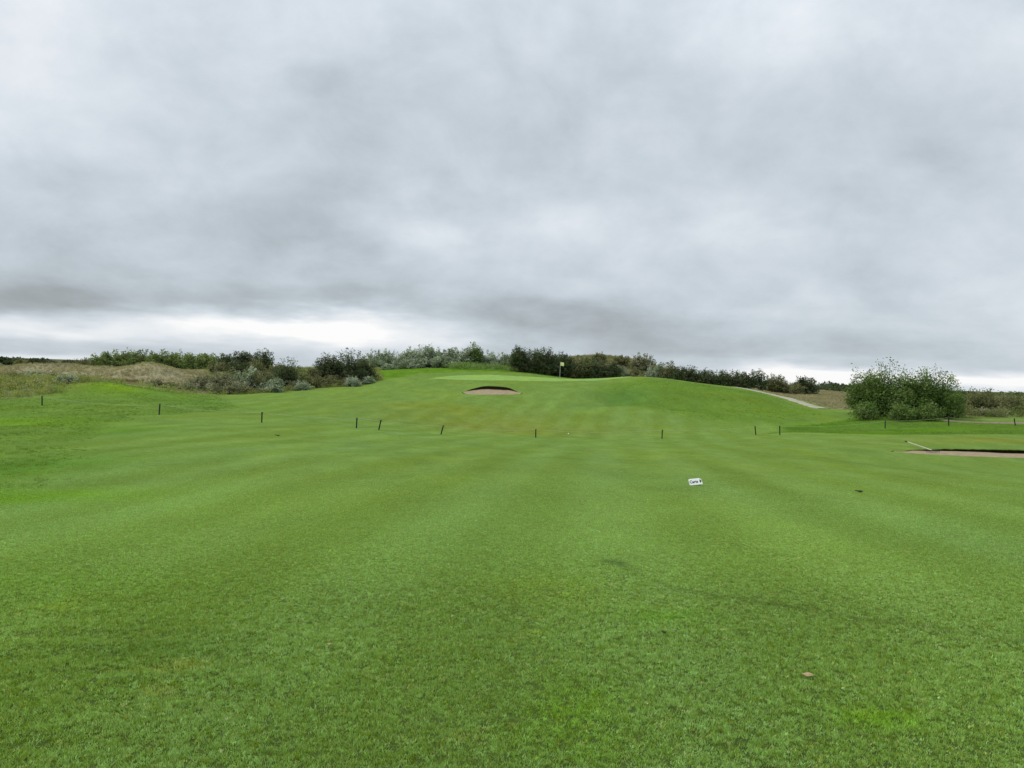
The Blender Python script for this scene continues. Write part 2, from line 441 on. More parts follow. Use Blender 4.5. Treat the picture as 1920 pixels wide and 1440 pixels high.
rough_left = [xy(-900, 960, 12.0), xy(0, 944, 13), xy(60, 915, 15), xy(118, 862, 20.5), xy(150, 822, 27.5), xy(195, 792, 36), xy(300, 778, 44),
              xy(390, 770, 50), xy(440, 762, 58), xy(425, 748, 66), xy(330, 740, 70), xy(200, 722, 74), xy(0, 720, 72), xy(-900, 730, 60)]
weed_left = [xy(-900, 735, 52), xy(0, 748, 52.5), xy(120, 741, 56), xy(175, 728, 60), xy(190, 718, 66), xy(190, 716, 77), xy(0, 705, 78), xy(-900, 700, 80)]
dry_left = [xy(-900, 705, 72), xy(0, 706, 72), xy(130, 714, 72), xy(190, 719, 73), xy(280, 727, 75), xy(345, 738, 75), xy(405, 741, 78), xy(455, 730, 92),
            xy(430, 700, 112), xy(200, 690, 126), xy(-900, 688, 125)]
shrub_foot = [xy(385, 741, 77), xy(480, 737, 79), xy(600, 728, 85.5), xy(712, 717, 92.5), xy(715, 708, 99), xy(700, 696, 130), xy(400, 692, 130)]
dry_right = [xy(1400, 728, 99), xy(1440, 736, 91.5), xy(1485, 747, 84.5), xy(1540, 764, 77.5), xy(1600, 771, 71), xy(1680, 760, 75), xy(1780, 752, 90), xy(1750, 738, 150), xy(1450, 733, 160)]
dry_hill = [xy(1020, 676, 122), xy(1060, 690, 118), xy(1200, 706, 113), xy(1260, 712, 118), xy(1280, 700, 150), xy(1000, 670, 160)]
far_right = [xy(1790, 788, 62), xy(1920, 786, 64), xy(2600, 800, 64), xy(2600, 740, 160), xy(1760, 740, 160)]
rough_right = [xy(1440, 815, 54), xy(1480, 808, 56), xy(1600, 812, 50), xy(1700, 812, 46), xy(2300, 830, 44), xy(2300, 800, 62), xy(1800, 789, 60.5), xy(1600, 777, 62), xy(1470, 800, 60)]
knoll = [xy(1125, 728, 82), xy(1130, 752, 74), xy(1200, 765, 69), xy(1330, 785, 62), xy(1480, 790, 62), xy(1560, 780, 66), xy(1430, 737, 88), xy(1330, 722, 91), xy(1230, 712, 91), xy(1150, 720, 86)]
bank = [xy(705, 716, 94), xy(790, 704, 106), xy(880, 700, 110), xy(1000, 704, 110), xy(1080, 711, 109), xy(1100, 712, 118), xy(900, 690, 128), xy(690, 690, 125)]
PATCH = [  # px, py, d, radius x, radius y, rgb factor : worn and lush places, and the painted shade of a hollow
    (930, 790, 60, 9.0, 6.0, (1.18, 0.93, 0.80)), (820, 765, 68, 7.0, 4.0, (1.12, 0.97, 0.85)), (1000, 805, 57, 5.0, 2.5, (1.10, 0.94, 0.8)),
    (1180, 742, 77, 2.6, 4.0, (0.74, 0.86, 1.15)), (1130, 757, 72, 3.0, 1.2, (0.70, 0.80, 0.9)), (1390, 748, 78, 4.0, 3.0, (1.1, 0.97, 0.8)),  # first patch: darker rough in the knoll hollow, with its shade painted in
    (1440, 772, 70, 5.0, 2.5, (1.06, 0.99, 0.8)), (1550, 795, 60, 5.5, 2.4, (0.80, 0.95, 0.55)), (1720, 802, 51, 5.0, 1.4, (0.92, 1.08, 0.40)),
    (1820, 826, 39, 5.0, 2.2, (1.25, 0.92, 0.85)), (215, 727, 59, 3.0, 2.4, (1.15, 1.16, 0.55)), (40, 930, 13.6, 2.2, 1.2, (0.85, 1.0, 0.35)), (30, 790, 37, 3.5, 3.0, (0.95, 1.1, 0.35)),
    (60, 870, 19, 2.0, 3.0, (0.72, 0.92, 0.6)), (230, 800, 32, 2.0, 4.0, (0.78, 0.93, 0.6)), (380, 757, 58, 6, 3, (0.85, 0.95, 0.9)), (870, 742, 79, 7, 1.2, (1.12, 1.06, 0.9)),
    (330, 1245, 4.55, 0.16, 0.12, (1.35, 1.05, 0.95)), (300, 1295, 4.2, 0.10, 0.08, (1.45, 1.15, 1.2)), (1080, 1340, 3.8, 0.28, 0.5, (0.92, 1.03, 0.45)), (1650, 1357, 3.75, 0.2, 0.14, (0.95, 1.12, 0.35)),
    (1030, 1110, 6.5, 0.5, 0.7, (1.1, 1.05, 0.7)), (1000, 1195, 5.2, 0.08, 0.07, (1.2, 1.08, 0.7)), (870, 1385, 3.55, 0.07, 0.05, (1.35, 1.1, 1.2)), (135, 1135, 6.0, 0.2, 0.3, (1.1, 1.02, 0.7)),
    (60, 1110, 6.4, 1.2, 0.8, (0.98, 1.03, 0.8)), (1250, 1165, 5.6, 0.35, 0.25, (0.85, 0.98, 0.6)), (300, 1230, 4.8, 0.4, 0.25, (0.75, 0.82, 0.8)),
]
MARK = [xy(*p) for p in ((1135, 1030, 8.0), (1170, 1062, 7.5), (1205, 1095, 7.0), (1260, 1125, 6.55), (1340, 1150, 6.25), (1430, 1166, 6.0), (1510, 1187, 5.8), (1600, 1207, 5.55), (1700, 1226, 5.35), (1800, 1245, 5.15), (1920, 1270, 4.9))]

def ground_colour(x, y):
    n = len(x)
    c = np.tile(FAIR, (n, 1)); k = {}
    # mowing stripes run up the fairway, one lighter one darker
    bend = x - 0.08 * y - 0.0008 * y * y + 0.22 * vnoise(x, y * 0.4, 5, 41, 2)
    st = np.tanh(1.5 * np.sin(bend * math.pi / 1.15)) * sstep(90, 60, y) * (0.65 + 0.5 * vnoise(x, y * 0.25, 3.5, 44, 2))
    st2 = np.sin(bend * math.pi / 5.3 + 1.3 * vnoise(x, y * 0.4, 9, 43, 2))
    c *= (1 + 0.075 * st + 0.020 * st2)[:, None]
    c[:, 2] *= 1 + 0.12 * st + 0.03 * st2
    b1, b2 = vnoise(x, y * 0.3, 4, 51, 3), vnoise(x, y * 0.6, 1.2, 52, 3)
    c *= (1 + 0.05 * b1 + 0.10 * b2)[:, None]
    yel = vnoise(x, y * 0.3, 3.0, 53, 3)
    c[:, 0] *= 1 + 0.035 * yel; c[:, 2] *= 1 - 0.12 * yel
    def mixin(mask, col, v=0.15, s=2.0, seed=60):
        nz = 1 + v * vnoise(x, y, s, seed, 3)
        return c * (1 - mask[:, None]) + (np.asarray(col)[None] * nz[:, None]) * mask[:, None]
    k['rough_left'] = soft_poly(x, y, rough_left, 0.5, 0.5, 4)
    c = mixin(k['rough_left'] * 0.6, ROUGH * (1.18, 1.08, 1.7), 0.30, 1.8, 61)
    k['knoll'] = soft_poly(x, y, knoll, 2.2, 1.0, 5) * 0.75
    c = mixin(k['knoll'], ROUGH * (1.12, 1.08, 1.4), 0.18, 3.5, 62)
    k['rough_right'] = soft_poly(x, y, rough_right, 0.6, 0.6, 6)
    c = mixin(k['rough_right'], ROUGH * (0.98, 0.95, 1.3), 0.18, 2.2, 63)
    k['bank'] = soft_poly(x, y, bank, 0.6, 0.7, 7)
    c = mixin(k['bank'], ROUGH * (1.1, 1.15, 1.0), 0.25, 1.2, 64)
    k['dry'] = np.maximum.reduce([soft_poly(x, y, p, 1.0, 1.2, 8 + i) for i, p in enumerate((dry_left, dry_right, dry_hill))])
    k['dry'] = np.maximum(k['dry'], sstep(120, 140, y))
    c = mixin(k['dry'], DRY, 0.28, 2.2, 65)
    k['weed'] = np.maximum(soft_poly(x, y, weed_left, 0.8, 1.2, 12), soft_poly(x, y, far_right, 1.0, 1.2, 13))
    c = mixin(k['weed'], WEED, 0.30, 1.2, 66)
    k['foot'] = soft_poly(x, y, shrub_foot, 0.6, 0.8, 14)
    c = mixin(k['foot'], WEED * (0.9, 0.85, 1.0), 0.35, 1.0, 67)
    farm = sstep(150, 220, np.hypot(x, y))
    c = mixin(farm, (0.085, 0.095, 0.045), 0.3, 40, 68)
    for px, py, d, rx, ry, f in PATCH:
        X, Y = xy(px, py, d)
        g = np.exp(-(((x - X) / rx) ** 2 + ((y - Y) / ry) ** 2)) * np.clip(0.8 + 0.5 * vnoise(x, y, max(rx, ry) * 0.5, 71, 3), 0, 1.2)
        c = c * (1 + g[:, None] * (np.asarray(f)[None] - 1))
    near = (y < 14) & (y > 1)
    if near.any():
        dm = poly_dist(x[near], y[near], MARK, closed=False) + 0.09 * vnoise(x[near], y[near], 0.35, 72, 3)
        s = 0.42 * np.exp(-(dm / 0.07) ** 2) * np.clip(0.45 + 1.3 * vnoise(x[near], y[near], 0.55, 73, 3), 0.05, 1)
        c[near] *= (1 - s)[:, None]
    return np.clip(c, 0.004, 0.6), k

# ---------------------------------------------------------------- ground sheet
def lines(segs):
    out = []
    for a, b, s in segs: out.append(np.arange(a, b - 1e-6, s))
    return np.concatenate(out)
gx = lines([(-60, -12, 0.6), (-12, 12, 0.15), (12, 33, 0.25), (33, 75, 0.6)])
gy = lines([(-6, 13, 0.15), (13, 27, 0.35), (27, 36, 0.14), (36, 77, 0.5), (77, 86, 0.12), (86, 135, 0.7)])
def grow(v, end, s):
    o = []; k = v
    while abs(k) < end: k = k + math.copysign(s, end) if end > 0 else k; o.append(k); s *= 1.16
    return np.array(o)
def outward(start, stop, step):
    o, k = [], start
    while (k < stop) if stop > start else (k > stop):
        k += step if stop > start else -step
        o.append(k); step *= 1.16
    return np.array(o)
gx = np.r_[outward(gx[0], -5000, 0.8)[::-1], gx, outward(gx[-1], 5000, 0.8)]
gy = np.r_[outward(gy[0], -800, 0.6)[::-1], gy, outward(gy[-1], 9000, 0.9)]
GXX, GYY = np.meshgrid(gx, gy)
fx, fy = GXX.ravel(), GYY.ravel()
fz = H(fx, fy)
# trampled, lumpy turf close by on the left
lump = 0.024 * np.clip(vnoise(fx, fy * 1.7, 0.35, 81, 2), -1, 1) * np.exp(-(((fx + 2.6) / 1.6) ** 2 + ((fy - 4.6) / 1.5) ** 2))
fz = fz + lump
nx, ny = len(gx), len(gy)
idx = np.arange(nx * ny).reshape(ny, nx)
F = np.stack([idx[:-1, :-1], idx[:-1, 1:], idx[1:, 1:], idx[1:, :-1]], -1).reshape(-1, 4)
me = np_mesh('ground', np.c_[fx, fy, fz], F, smooth=True)
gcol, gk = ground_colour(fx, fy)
thatch = (1 - sstep(4.0, 10.5, fy)) * sstep(3.0, 1.2, np.abs(fx) - 0.75 * np.maximum(fy, 0)) * (fy > 0.5) * (1 - gk['rough_left'] * 0.5)
gcol = gcol * (1 - thatch[:, None]) + np.array((0.056, 0.086, 0.020)) * thatch[:, None]
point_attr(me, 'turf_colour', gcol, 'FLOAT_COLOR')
ground = link_mesh('ground', me, M_turf)
tag(ground, 'rolling mown green fairway turf with rough and dry grass dunes', 'ground', kind='structure')

# ---------------------------------------------------------------- sheets laid on the ground
def disc_sheet(name, poly, rings=14, off=0.03, sub=6):
    """filled outline (star shaped about its centre) that follows the ground"""
    P = np.array(poly); n = len(P); seg = []
    for i in range(n):                                       # Catmull-Rom outline
        a, b, c, d = P[i - 1], P[i], P[(i + 1) % n], P[(i + 2) % n]
        for t in np.arange(sub) / sub:
            seg.append(0.5 * ((2 * b) + (c - a) * t + (2 * a - 5 * b + 4 * c - d) * t * t + (3 * b - a - 3 * c + d) * t ** 3))
    S = np.array(seg); C = S.mean(0); m = len(S)
    V = [C]; 
    for r in range(1, rings + 1): V.extend(C + (S - C) * (r / rings))
    V = np.array(V); z = H(V[:, 0], V[:, 1]) + off
    edge = np.arange(len(V)) > (rings - 1) * m
    z[edge] -= off + 0.05
    F3 = []
    for r in range(rings):
        for i in range(m):
            j = (i + 1) % m
            if r == 0: F3.append((0, 1 + i, 1 + j, 1 + j))
            else:
                a, b = 1 + (r - 1) * m, 1 + r * m
                F3.append((a + i, b + i, b + j, a + j))
    F3 = [f if f[2] != f[3] else f[:3] for f in F3]
    me = bpy.data.meshes.new(name); me.from_pydata(np.c_[V, z].tolist(), [], F3)
    for p in me.polygons: p.use_smooth = True
    return me, V

me, V = disc_sheet('putting_green', [xy(790, 709, 96), xy(840, 713, 91.5), xy(920, 714, 90.5), xy(1000, 714.5, 90.2), xy(1080, 715, 89.8), xy(1140, 713.5, 90.2), xy(1195, 708, 92.5),
                                  xy(1190, 708, 99), xy(1120, 711, 103), xy(1040, 710, 105.5), xy(960, 706, 106.5), xy(880, 704, 107), xy(820, 706.5, 102.5)], 14, 0.05)
gc = np.tile(GREEN, (len(V), 1)) * (1 + 0.04 * np.sin(V[:, :1] * 2.4 + V[:, 1:] * 0.6)) * (1 + 0.06 * vnoise(V[:, 0], V[:, 1], 4, 90, 2))[:, None]
point_attr(me, 'turf_colour', gc, 'FLOAT_COLOR')
o = link_mesh('putting_green', me, M_turf)
tag(o, 'pale smooth putting green around the flagstick', 'putting green', kind='structure')

def ribbon(name, pts, width, mat, off=0.03, wob=0.15, step=0.5):
    P = [Vector((x, y)) for x, y in pts]; S = []
    for i in range(len(P) - 1):
        a, b, c, d = P[max(i - 1, 0)], P[i], P[i + 1], P[min(i + 2, len(P) - 1)]
        k = max(2, int((c - b).length / step))
        for t in np.arange(k) / k:
            S.append(0.5 * ((2 * b) + (c - a) * t + (2 * a - 5 * b + 4 * c - d) * t * t + (3 * b - a - 3 * c + d) * t ** 3))
    S.append(P[-1]); V = []; F = []; NA = 6
    for i, s in enumerate(S):
        t = (S[min(i + 1, len(S) - 1)] - S[max(i - 1, 0)]).normalized(); nrm = Vector((-t.y, t.x))
        w = width * (0.5 + wob * (random.random() - 0.5))
        for j in range(NA + 1):
            q = s + nrm * (w * (2 * j / NA - 1)); V.append((q.x, q.y))
    V = np.array(V); z = H(V[:, 0], V[:, 1]) + off
    e = (np.arange(len(V)) % (NA + 1)); z[(e == 0) | (e == NA)] -= off + 0.04
    for i in range(len(S) - 1):
        for j in range(NA):
            a = i * (NA + 1) + j; F.append((a, a + 1, a + NA + 2, a + NA + 1))
    me = np_mesh(name, np.c_[V, z], F, True)
    return link_mesh(name, me, mat)

o = ribbon('cart_path', [xy(1545, 768, 74), xy(1485, 750, 81.5), xy(1428, 736, 89.5), xy(1390, 729, 96), xy(1345, 726, 104), xy(1290, 722, 112)], 1.8, M_path, 0.04, 0.22)
tag(o, 'pale gravel cart path running up beside the green knoll', 'path', kind='structure')
o = ribbon('dirt_track', [xy(1770, 790, 60), xy(1830, 792, 59), xy(1900, 794, 59), xy(1980, 797, 59), xy(2150, 803, 59), xy(2400, 812, 59)], 2.0, M_track, 0.04, 0.25)
tag(o, 'bare sandy dirt track behind the rope beside the large bush', 'track', kind='structure')

# bunkers: sand floor and undercut turf lip
def build_bunker(b, label, lip_h, lip_label):
    root = empty('sand_bunker', (b['cx'], b['cy'], b['z'])); inv = np.array((b['cx'], b['cy'], b['z']))
    root['kind'] = 'structure'; root['label'] = label; root['category'] = 'sand bunker'
    n = 120; th = np.linspace(0, 2 * math.pi, n, endpoint=False)
    wob = 1 + 0.05 * np.sin(3 * th + b['ph']) + 0.03 * np.sin(7 * th + 2 * b['ph'])
    ex, ey = np.cos(th) * wob * b['hw'], np.sin(th) * wob * np.where(np.sin(th) > 0, b['hd'], b['hf'])
    V = [(b['cx'], b['cy'])]; R = 12
    for r in range(1, R + 1): V += list(zip(b['cx'] + ex * r / R * 1.01, b['cy'] + ey * r / R * 1.01))
    V = np.array(V); z = bunker_floor(b, V[:, 0], V[:, 1])
    F = []
    for r in range(R):
        for i in range(n):
            j = (i + 1) % n
            if r == 0: F.append((0, 1 + i, 1 + j))
            else: F.append((1 + (r - 1) * n + i, 1 + r * n + i, 1 + r * n + j, 1 + (r - 1) * n + j))
    me = bpy.data.meshes.new('sand'); me.from_pydata((np.c_[V, z] - inv).tolist(), [], F)
    for p in me.polygons: p.use_smooth = True
    link_mesh('sand', me, M_sand, root)
    # lip: the turf edge overhangs a dark earth face along the far side
    a0, a1 = -0.12, math.pi + 0.12
    m = 140; th = np.linspace(a0, a1, m)
    wob = 1 + 0.05 * np.sin(3 * th + b['ph']) + 0.03 * np.sin(7 * th + 2 * b['ph'])
    cx, cy = np.cos(th) * wob * b['hw'], np.sin(th) * wob * np.where(np.sin(th) > 0, b['hd'], b['hf'])
    nl = np.hypot(cx / b['hw'] ** 2, cy / b['hd'] ** 2)
    ox, oy = cx / b['hw'] ** 2 / nl, cy / b['hd'] ** 2 / nl            # outward
    amt = sstep(0.0, 0.35, np.minimum(th - a0, a1 - th))
    jag = 0.05 * vnoise(th * 40, th * 0, 1.0, 95, 3)
    top = base_h(b['cx'] + cx * 1.08 + ox * 0.1, b['cy'] + cy * 1.08 + oy * 0.1)
    fl = bunker_floor(b, b['cx'] + cx, b['cy'] + cy)
    hgt = np.maximum(top - fl, 0.02)
    def row(dist, zz): return np.c_[b['cx'] + cx + ox * dist, b['cy'] + cy + oy * dist, zz]
    out_z = base_h(b['cx'] + cx + ox * 0.9, b['cy'] + cy + oy * 0.9)
    rows_t = [row(0.9, out_z - 0.03), row(0.45, base_h(b['cx'] + cx + ox * 0.45, b['cy'] + cy + oy * 0.45) + 0.012 * amt),
              row(0.10, top + 0.015 * amt), row(-0.10 * amt + jag * 0.5, top + 0.0 * amt + jag * 0.3), row(-0.14 * amt + jag * 0.4, top - 0.03 * amt + jag * 0.6), row(-0.04 * amt, top - np.minimum(0.05, hgt * 0.4))]
    rows_e = [row(-0.04 * amt, top - np.minimum(0.048, hgt * 0.4)), row(0.16 * amt, top - hgt * 0.45), row(0.14 * amt, fl + 0.03), row(-0.06, fl - 0.05)]
    def strip(name, rows, mat):
        V = np.concatenate(rows); F = []
        for r in range(len(rows) - 1):
            for i in range(m - 1): F.append((r * m + i, r * m + i + 1, (r + 1) * m + i + 1, (r + 1) * m + i))
        me = np_mesh(name, V - inv, F, True)
        if mat is M_turf:
            c, _ = ground_colour(V[:, 0], V[:, 1]); point_attr(me, 'turf_colour', c, 'FLOAT_COLOR')
        return link_mesh(name, me, mat, root)
    strip('turf_lip', rows_t, M_turf)
    strip('earth_face', rows_e, M_soil)
    return root
build_bunker(BK[0], 'small crescent sand bunker with dark undercut lip below the green', 0.4, '')
build_bunker(BK[1], 'long shallow sand bunker with dark lip and a rake lying across it', 0.25, '')

# ---------------------------------------------------------------- grass and tufts (instanced, uncountable)
def tuft_mesh(name, blades, radius, height, width, lean, seed, dark=0.25, segs=2):
    r = np.random.default_rng(seed); V, F, C = [], [], []
    for _ in range(blades):
        a, rr = r.uniform(0, 2 * math.pi), radius * math.sqrt(r.uniform())
        bx, by = math.cos(a) * rr, math.sin(a) * rr
        hgt = height * r.uniform(0.55, 1.0); w = width * r.uniform(0.7, 1.2)
        la = r.uniform(0, 2 * math.pi); ln = lean * r.uniform(0.2, 1.0) * hgt
        dx, dy = math.cos(la) * ln, math.sin(la) * ln
        pa = r.uniform(0, math.pi); wx, wy = math.cos(pa) * w / 2, math.sin(pa) * w / 2
        s = len(V); tint = np.array((1, 1, 1)) * r.uniform(1 - dark, 1 + dark) * np.array((r.uniform(0.9, 1.15), 1, r.uniform(0.8, 1.15)))
        for k in range(segs):
            t = k / segs; cw = 1 - 0.55 * t
            V.append((bx + dx * t * t - wx * cw, by + dy * t * t - wy * cw, hgt * t)); V.append((bx + dx * t * t + wx * cw, by + dy * t * t + wy * cw, hgt * t))
        V.append((bx + dx, by + dy, hgt))
        for k in range(segs - 1): F += [(s + 2 * k, s + 2 * k + 1, s + 2 * k + 3), (s + 2 * k, s + 2 * k + 3, s + 2 * k + 2)]
        F.append((s + 2 * segs - 2, s + 2 * segs - 1, s + 2 * segs))
        C += [tint] * (2 * segs + 1)
    me = np_mesh(name, V, F); point_attr(me, 'blade', C, 'FLOAT_COLOR'); me.materials.append(M_blade)
    return me

def leafy_tuft(name, n, radius, height, leaf, seed):
    r = np.random.default_rng(seed); V, F, C = [], [], []
    for _ in range(n):
        p = Vector((r.normal(0, radius * 0.5), r.normal(0, radius * 0.5), height * r.uniform(0.1, 1.0)))
        u = Vector(r.normal(0, 1, 3)).normalized(); w = u.cross(Vector(r.normal(0, 1, 3))).normalized(); L = leaf * r.uniform(0.6, 1.2)
        s = len(V); V += [tuple(p - u * L), tuple(p + w * L * 0.4), tuple(p + u * L), tuple(p - w * L * 0.4)]
        F += [(s, s + 1, s + 2), (s, s + 2, s + 3)]; C += [np.array((1, 1, 1)) * r.uniform(0.7, 1.3)] * 4
    me = np_mesh(name, V, F); point_attr(me, 'blade', C, 'FLOAT_COLOR'); me.materials.append(M_blade)
    return me

def scatter(name, pos, rot, scl, col, meshes, label, cat):
    """one object: points with rotation, size and colour, a tuft mesh put on each"""
    me = bpy.data.meshes.new(name); me.vertices.add(len(pos)); me.vertices.foreach_set('co', np.asarray(pos, dtype=np.float32).ravel())
    point_attr(me, 'rot', rot, 'FLOAT_VECTOR'); point_attr(me, 'scl', scl, 'FLOAT_VECTOR'); point_attr(me, 'tuft_colour', col, 'FLOAT_COLOR')
    o = link_mesh(name, me); tag(o, label, cat, kind='stuff')
    src = bpy.data.collections.new(name + '_source')
    for i, m in enumerate(meshes): src.objects.link(bpy.data.objects.new('%s_tuft' % name, m))
    ng = bpy.data.node_groups.new(name, 'GeometryNodeTree')
    ng.interface.new_socket('Geometry', in_out='INPUT', socket_type='NodeSocketGeometry')
    ng.interface.new_socket('Geometry', in_out='OUTPUT', socket_type='NodeSocketGeometry')
    N, L = ng.nodes, ng.links
    gi, go = N.new('NodeGroupInput'), N.new('NodeGroupOutput')
    ci = N.new('GeometryNodeCollectionInfo'); ci.inputs['Collection'].default_value = src
    ci.inputs['Separate Children'].default_value = True; ci.inputs['Reset Children'].default_value = True
    ip = N.new('GeometryNodeInstanceOnPoints'); ip.inputs['Pick Instance'].default_value = True
    def na(nm, t):
        a = N.new('GeometryNodeInputNamedAttribute'); a.data_type = t; a.inputs['Name'].default_value = nm; return a.outputs['Attribute']
    rv = N.new('FunctionNodeRandomValue'); rv.data_type = 'INT'
    for s in rv.inputs:
        if s.name == 'Min' and s.type == 'INT': s.default_value = 0
        if s.name == 'Max' and s.type == 'INT': s.default_value = len(meshes) - 1
    ro = [s for s in rv.outputs if s.type == 'INT'][0]
    L.new(gi.outputs[0], ip.inputs['Points']); L.new(ci.outputs[0], ip.inputs['Instance']); L.new(ro, ip.inputs['Instance Index'])
    L.new(na('rot', 'FLOAT_VECTOR'), ip.inputs['Rotation']); L.new(na('scl', 'FLOAT_VECTOR'), ip.inputs['Scale'])
    L.new(ip.outputs[0], go.inputs[0])
    md = o.modifiers.new('scatter', 'NODES'); md.node_group = ng
    return o

def rots(n, tilt=0.15):
    return np.c_[rng.normal(0, tilt, n), rng.normal(0, tilt, n), rng.uniform(0, 2 * math.pi, n)]

# mown fairway turf near the camera
ys, xs = [], []
edges = np.concatenate([np.arange(1.2, 6, 0.3), np.arange(6, 27, 1.0)])
for a, b in zip(edges[:-1], edges[1:]):
    m = (a + b) / 2; dens = 2700 * min(1.0, (4.2 / m) ** 1.08)
    dens *= 1 - float(sstep(8, 26, m)) ** 0.7
    hw = 0.75 * m + 2.2; k = int(dens * 2 * hw * (b - a))
    xs.append(rng.uniform(-hw, hw, k)); ys.append(rng.uniform(a, b, k))
tx, ty = np.concatenate(xs), np.concatenate(ys)
for b_ in BK:
    keep = bunker_r(b_, tx, ty) > 1.02; tx, ty = tx[keep], ty[keep]
tz = H(tx, ty) + 0.024 * np.clip(vnoise(tx, ty * 1.7, 0.35, 81, 2), -1, 1) * np.exp(-(((tx + 2.6) / 1.6) ** 2 + ((ty - 4.6) / 1.5) ** 2))
tc_, tk = ground_colour(tx, ty)
clump = 1 + 0.22 * vnoise(tx, ty, 0.16, 82, 2) + 0.14 * vnoise(tx, ty, 0.7, 83, 2)
dead = rng.random(len(tx)) < 0.035
tc_[dead] = tc_[dead] * (1.5, 1.12, 1.4)
vv = rng.normal(0, 1, len(tx)).clip(-2, 2)
vv = vv * (1 - 0.65 * sstep(4.5, 12, ty))
tc_ *= np.c_[1 + 0.20 * vv, 1 + 0.19 * vv, 1 + 0.48 * vv]
s = (np.maximum(ty, 3.6) / 3.6) ** 0.30 * rng.uniform(0.75, 1.25, len(tx))
sh = s * clump * (1 + 0.5 * tk['rough_left']) * np.clip((4.5 / np.maximum(ty, 4.5)) ** 0.8, 0.25, 1)
scatter('fairway_grass', np.c_[tx, ty, tz + 0.004 * np.exp(-(((tx + 2.6) / 1.6) ** 2 + ((ty - 4.6) / 1.5) ** 2)) - 0.002], rots(len(tx), 0.18), np.c_[s, s, sh], tc_ * (2.06 + 0.10 * sstep(4.5, 10, ty) - 0.35 * sstep(12, 22, ty))[:, None] * (1.05, 1.04, 1.26),
        [tuft_mesh('turf_tuft', 15, 0.021, 0.0175, 0.0036, 1.0, 200 + i, 0.42) for i in range(5)],
        'short mown fairway grass in the foreground', 'grass')

def zone_scatter(poly, dens, wob_seed=0):
    P = np.array(poly); a, b = P.min(0), P.max(0)
    k = int(dens * (b[0] - a[0]) * (b[1] - a[1]))
    x, y = rng.uniform(a[0], b[0], k), rng.uniform(a[1], b[1], k)
    i = (rng.random(len(x)) < soft_poly(x, y, poly, 0.9, 0.7, 3)) & (np.abs(x) < 0.78 * y + 6)
    return x[i], y[i]

def zone(name, polys, dens, meshes, cols, smin, smax, label, cat, clump_s=1.5, thin=0.0, seed=1):
    X, Y = zip(*[zone_scatter(p, dens) for p in polys]); x, y = np.concatenate(X), np.concatenate(Y)
    nz = vnoise(x, y, clump_s, 100 + seed, 3)
    k = nz > thin - 1; x, y, nz = x[k], y[k], nz[k]
    z = H(x, y) - 0.02
    c = np.array(cols)[rng.integers(0, len(cols), len(x))] * (1 + 0.25 * vnoise(x, y, 3, 110 + seed, 2))[:, None]
    if name == 'dry_grass':                          # brown, worn banks of the mound
        for qx, qy, qd, rx, ry in ((215, 708, 79, 5.0, 2.5), (275, 712, 79, 3.0, 2.0), (60, 700, 82, 4.0, 1.5)):
            X0, Y0 = xy(qx, qy, qd); g = np.exp(-(((x - X0) / rx) ** 2 + ((y - Y0) / ry) ** 2))
            c = c * (1 - g[:, None] * np.array((0.35, 0.45, 0.45)))
    s = rng.uniform(smin, smax, len(x)) * (1 + 0.45 * nz)
    return scatter(name, np.c_[x, y, z], rots(len(x), 0.12), np.c_[s, s, s * rng.uniform(0.8, 1.2, len(x))], c, meshes, label, cat)

T_dry = [tuft_mesh('dry_tuft', 22, 0.20, 0.42, 0.022, 0.55, 300 + i, 0.25, 3) for i in range(4)]
T_rough = [tuft_mesh('rough_tuft', 20, 0.10, 0.10, 0.012, 0.9, 320 + i, 0.25) for i in range(4)]
T_weed = [leafy_tuft('weed_tuft', 34, 0.28, 0.42, 0.055, 340 + i) for i in range(4)]
dry_cols = [(0.38, 0.345, 0.21), (0.33, 0.30, 0.185), (0.41, 0.37, 0.24), (0.28, 0.235, 0.155), (0.27, 0.275, 0.14)]
zone('hill_grass', [dry_hill], 7, T_dry, [(0.27, 0.27, 0.12), (0.33, 0.30, 0.16), (0.22, 0.24, 0.10)], 0.7, 1.5, 'olive and tan grass on the low hill behind the dark bushes', 'grass', 3.0, 0.15, 8)
zone('dry_grass', [dry_left, dry_right], 10, T_dry, dry_cols, 0.35, 0.85, 'tan dry grass covering the dunes', 'grass', 3.0, 0.25, 1)
zone('rough_grass', [rough_left], 26, T_rough, [ROUGH * (1.6, 1.5, 2.2), ROUGH * (1.8, 1.55, 1.8), ROUGH * (1.4, 1.35, 1.9)], 0.35, 0.75, 'longer lush rough grass beside the fairway at the left edge', 'grass', 1.2, 0.55, 2)
hump_crest = [xy(165, 728, 58), xy(190, 719, 61.5), xy(260, 730, 63), xy(340, 741, 65), xy(430, 750, 66), xy(430, 745, 70), xy(340, 736, 72), xy(200, 717, 68)]
zone('hump_weeds', [hump_crest], 7, T_rough + T_weed[:1], [(0.22, 0.27, 0.07), (0.30, 0.29, 0.12), (0.18, 0.25, 0.06)], 0.6, 1.3, 'ragged weeds along the crest of the green hump by the dunes', 'weeds', 1.5, 0.6, 9)
zone('knoll_grass', [knoll, rough_right, bank], 9, T_rough, [ROUGH * (1.5, 1.45, 1.5), ROUGH * (1.7, 1.55, 1.5), ROUGH * 1.3], 0.4, 0.8, 'longer rough grass on the knoll and bank round the green', 'grass', 2.0, 0.45, 3)
weed_cols = [(0.20, 0.24, 0.055), (0.26, 0.28, 0.075), (0.15, 0.19, 0.055), (0.31, 0.29, 0.13), (0.23, 0.24, 0.14), (0.28, 0.29, 0.08)]
zone('weeds', [weed_left, shrub_foot], 7, T_weed + T_dry[:2], weed_cols, 0.6, 1.3, 'low mixed weeds at the foot of the dunes and shrubs', 'weeds', 2.2, 0.55, 4)
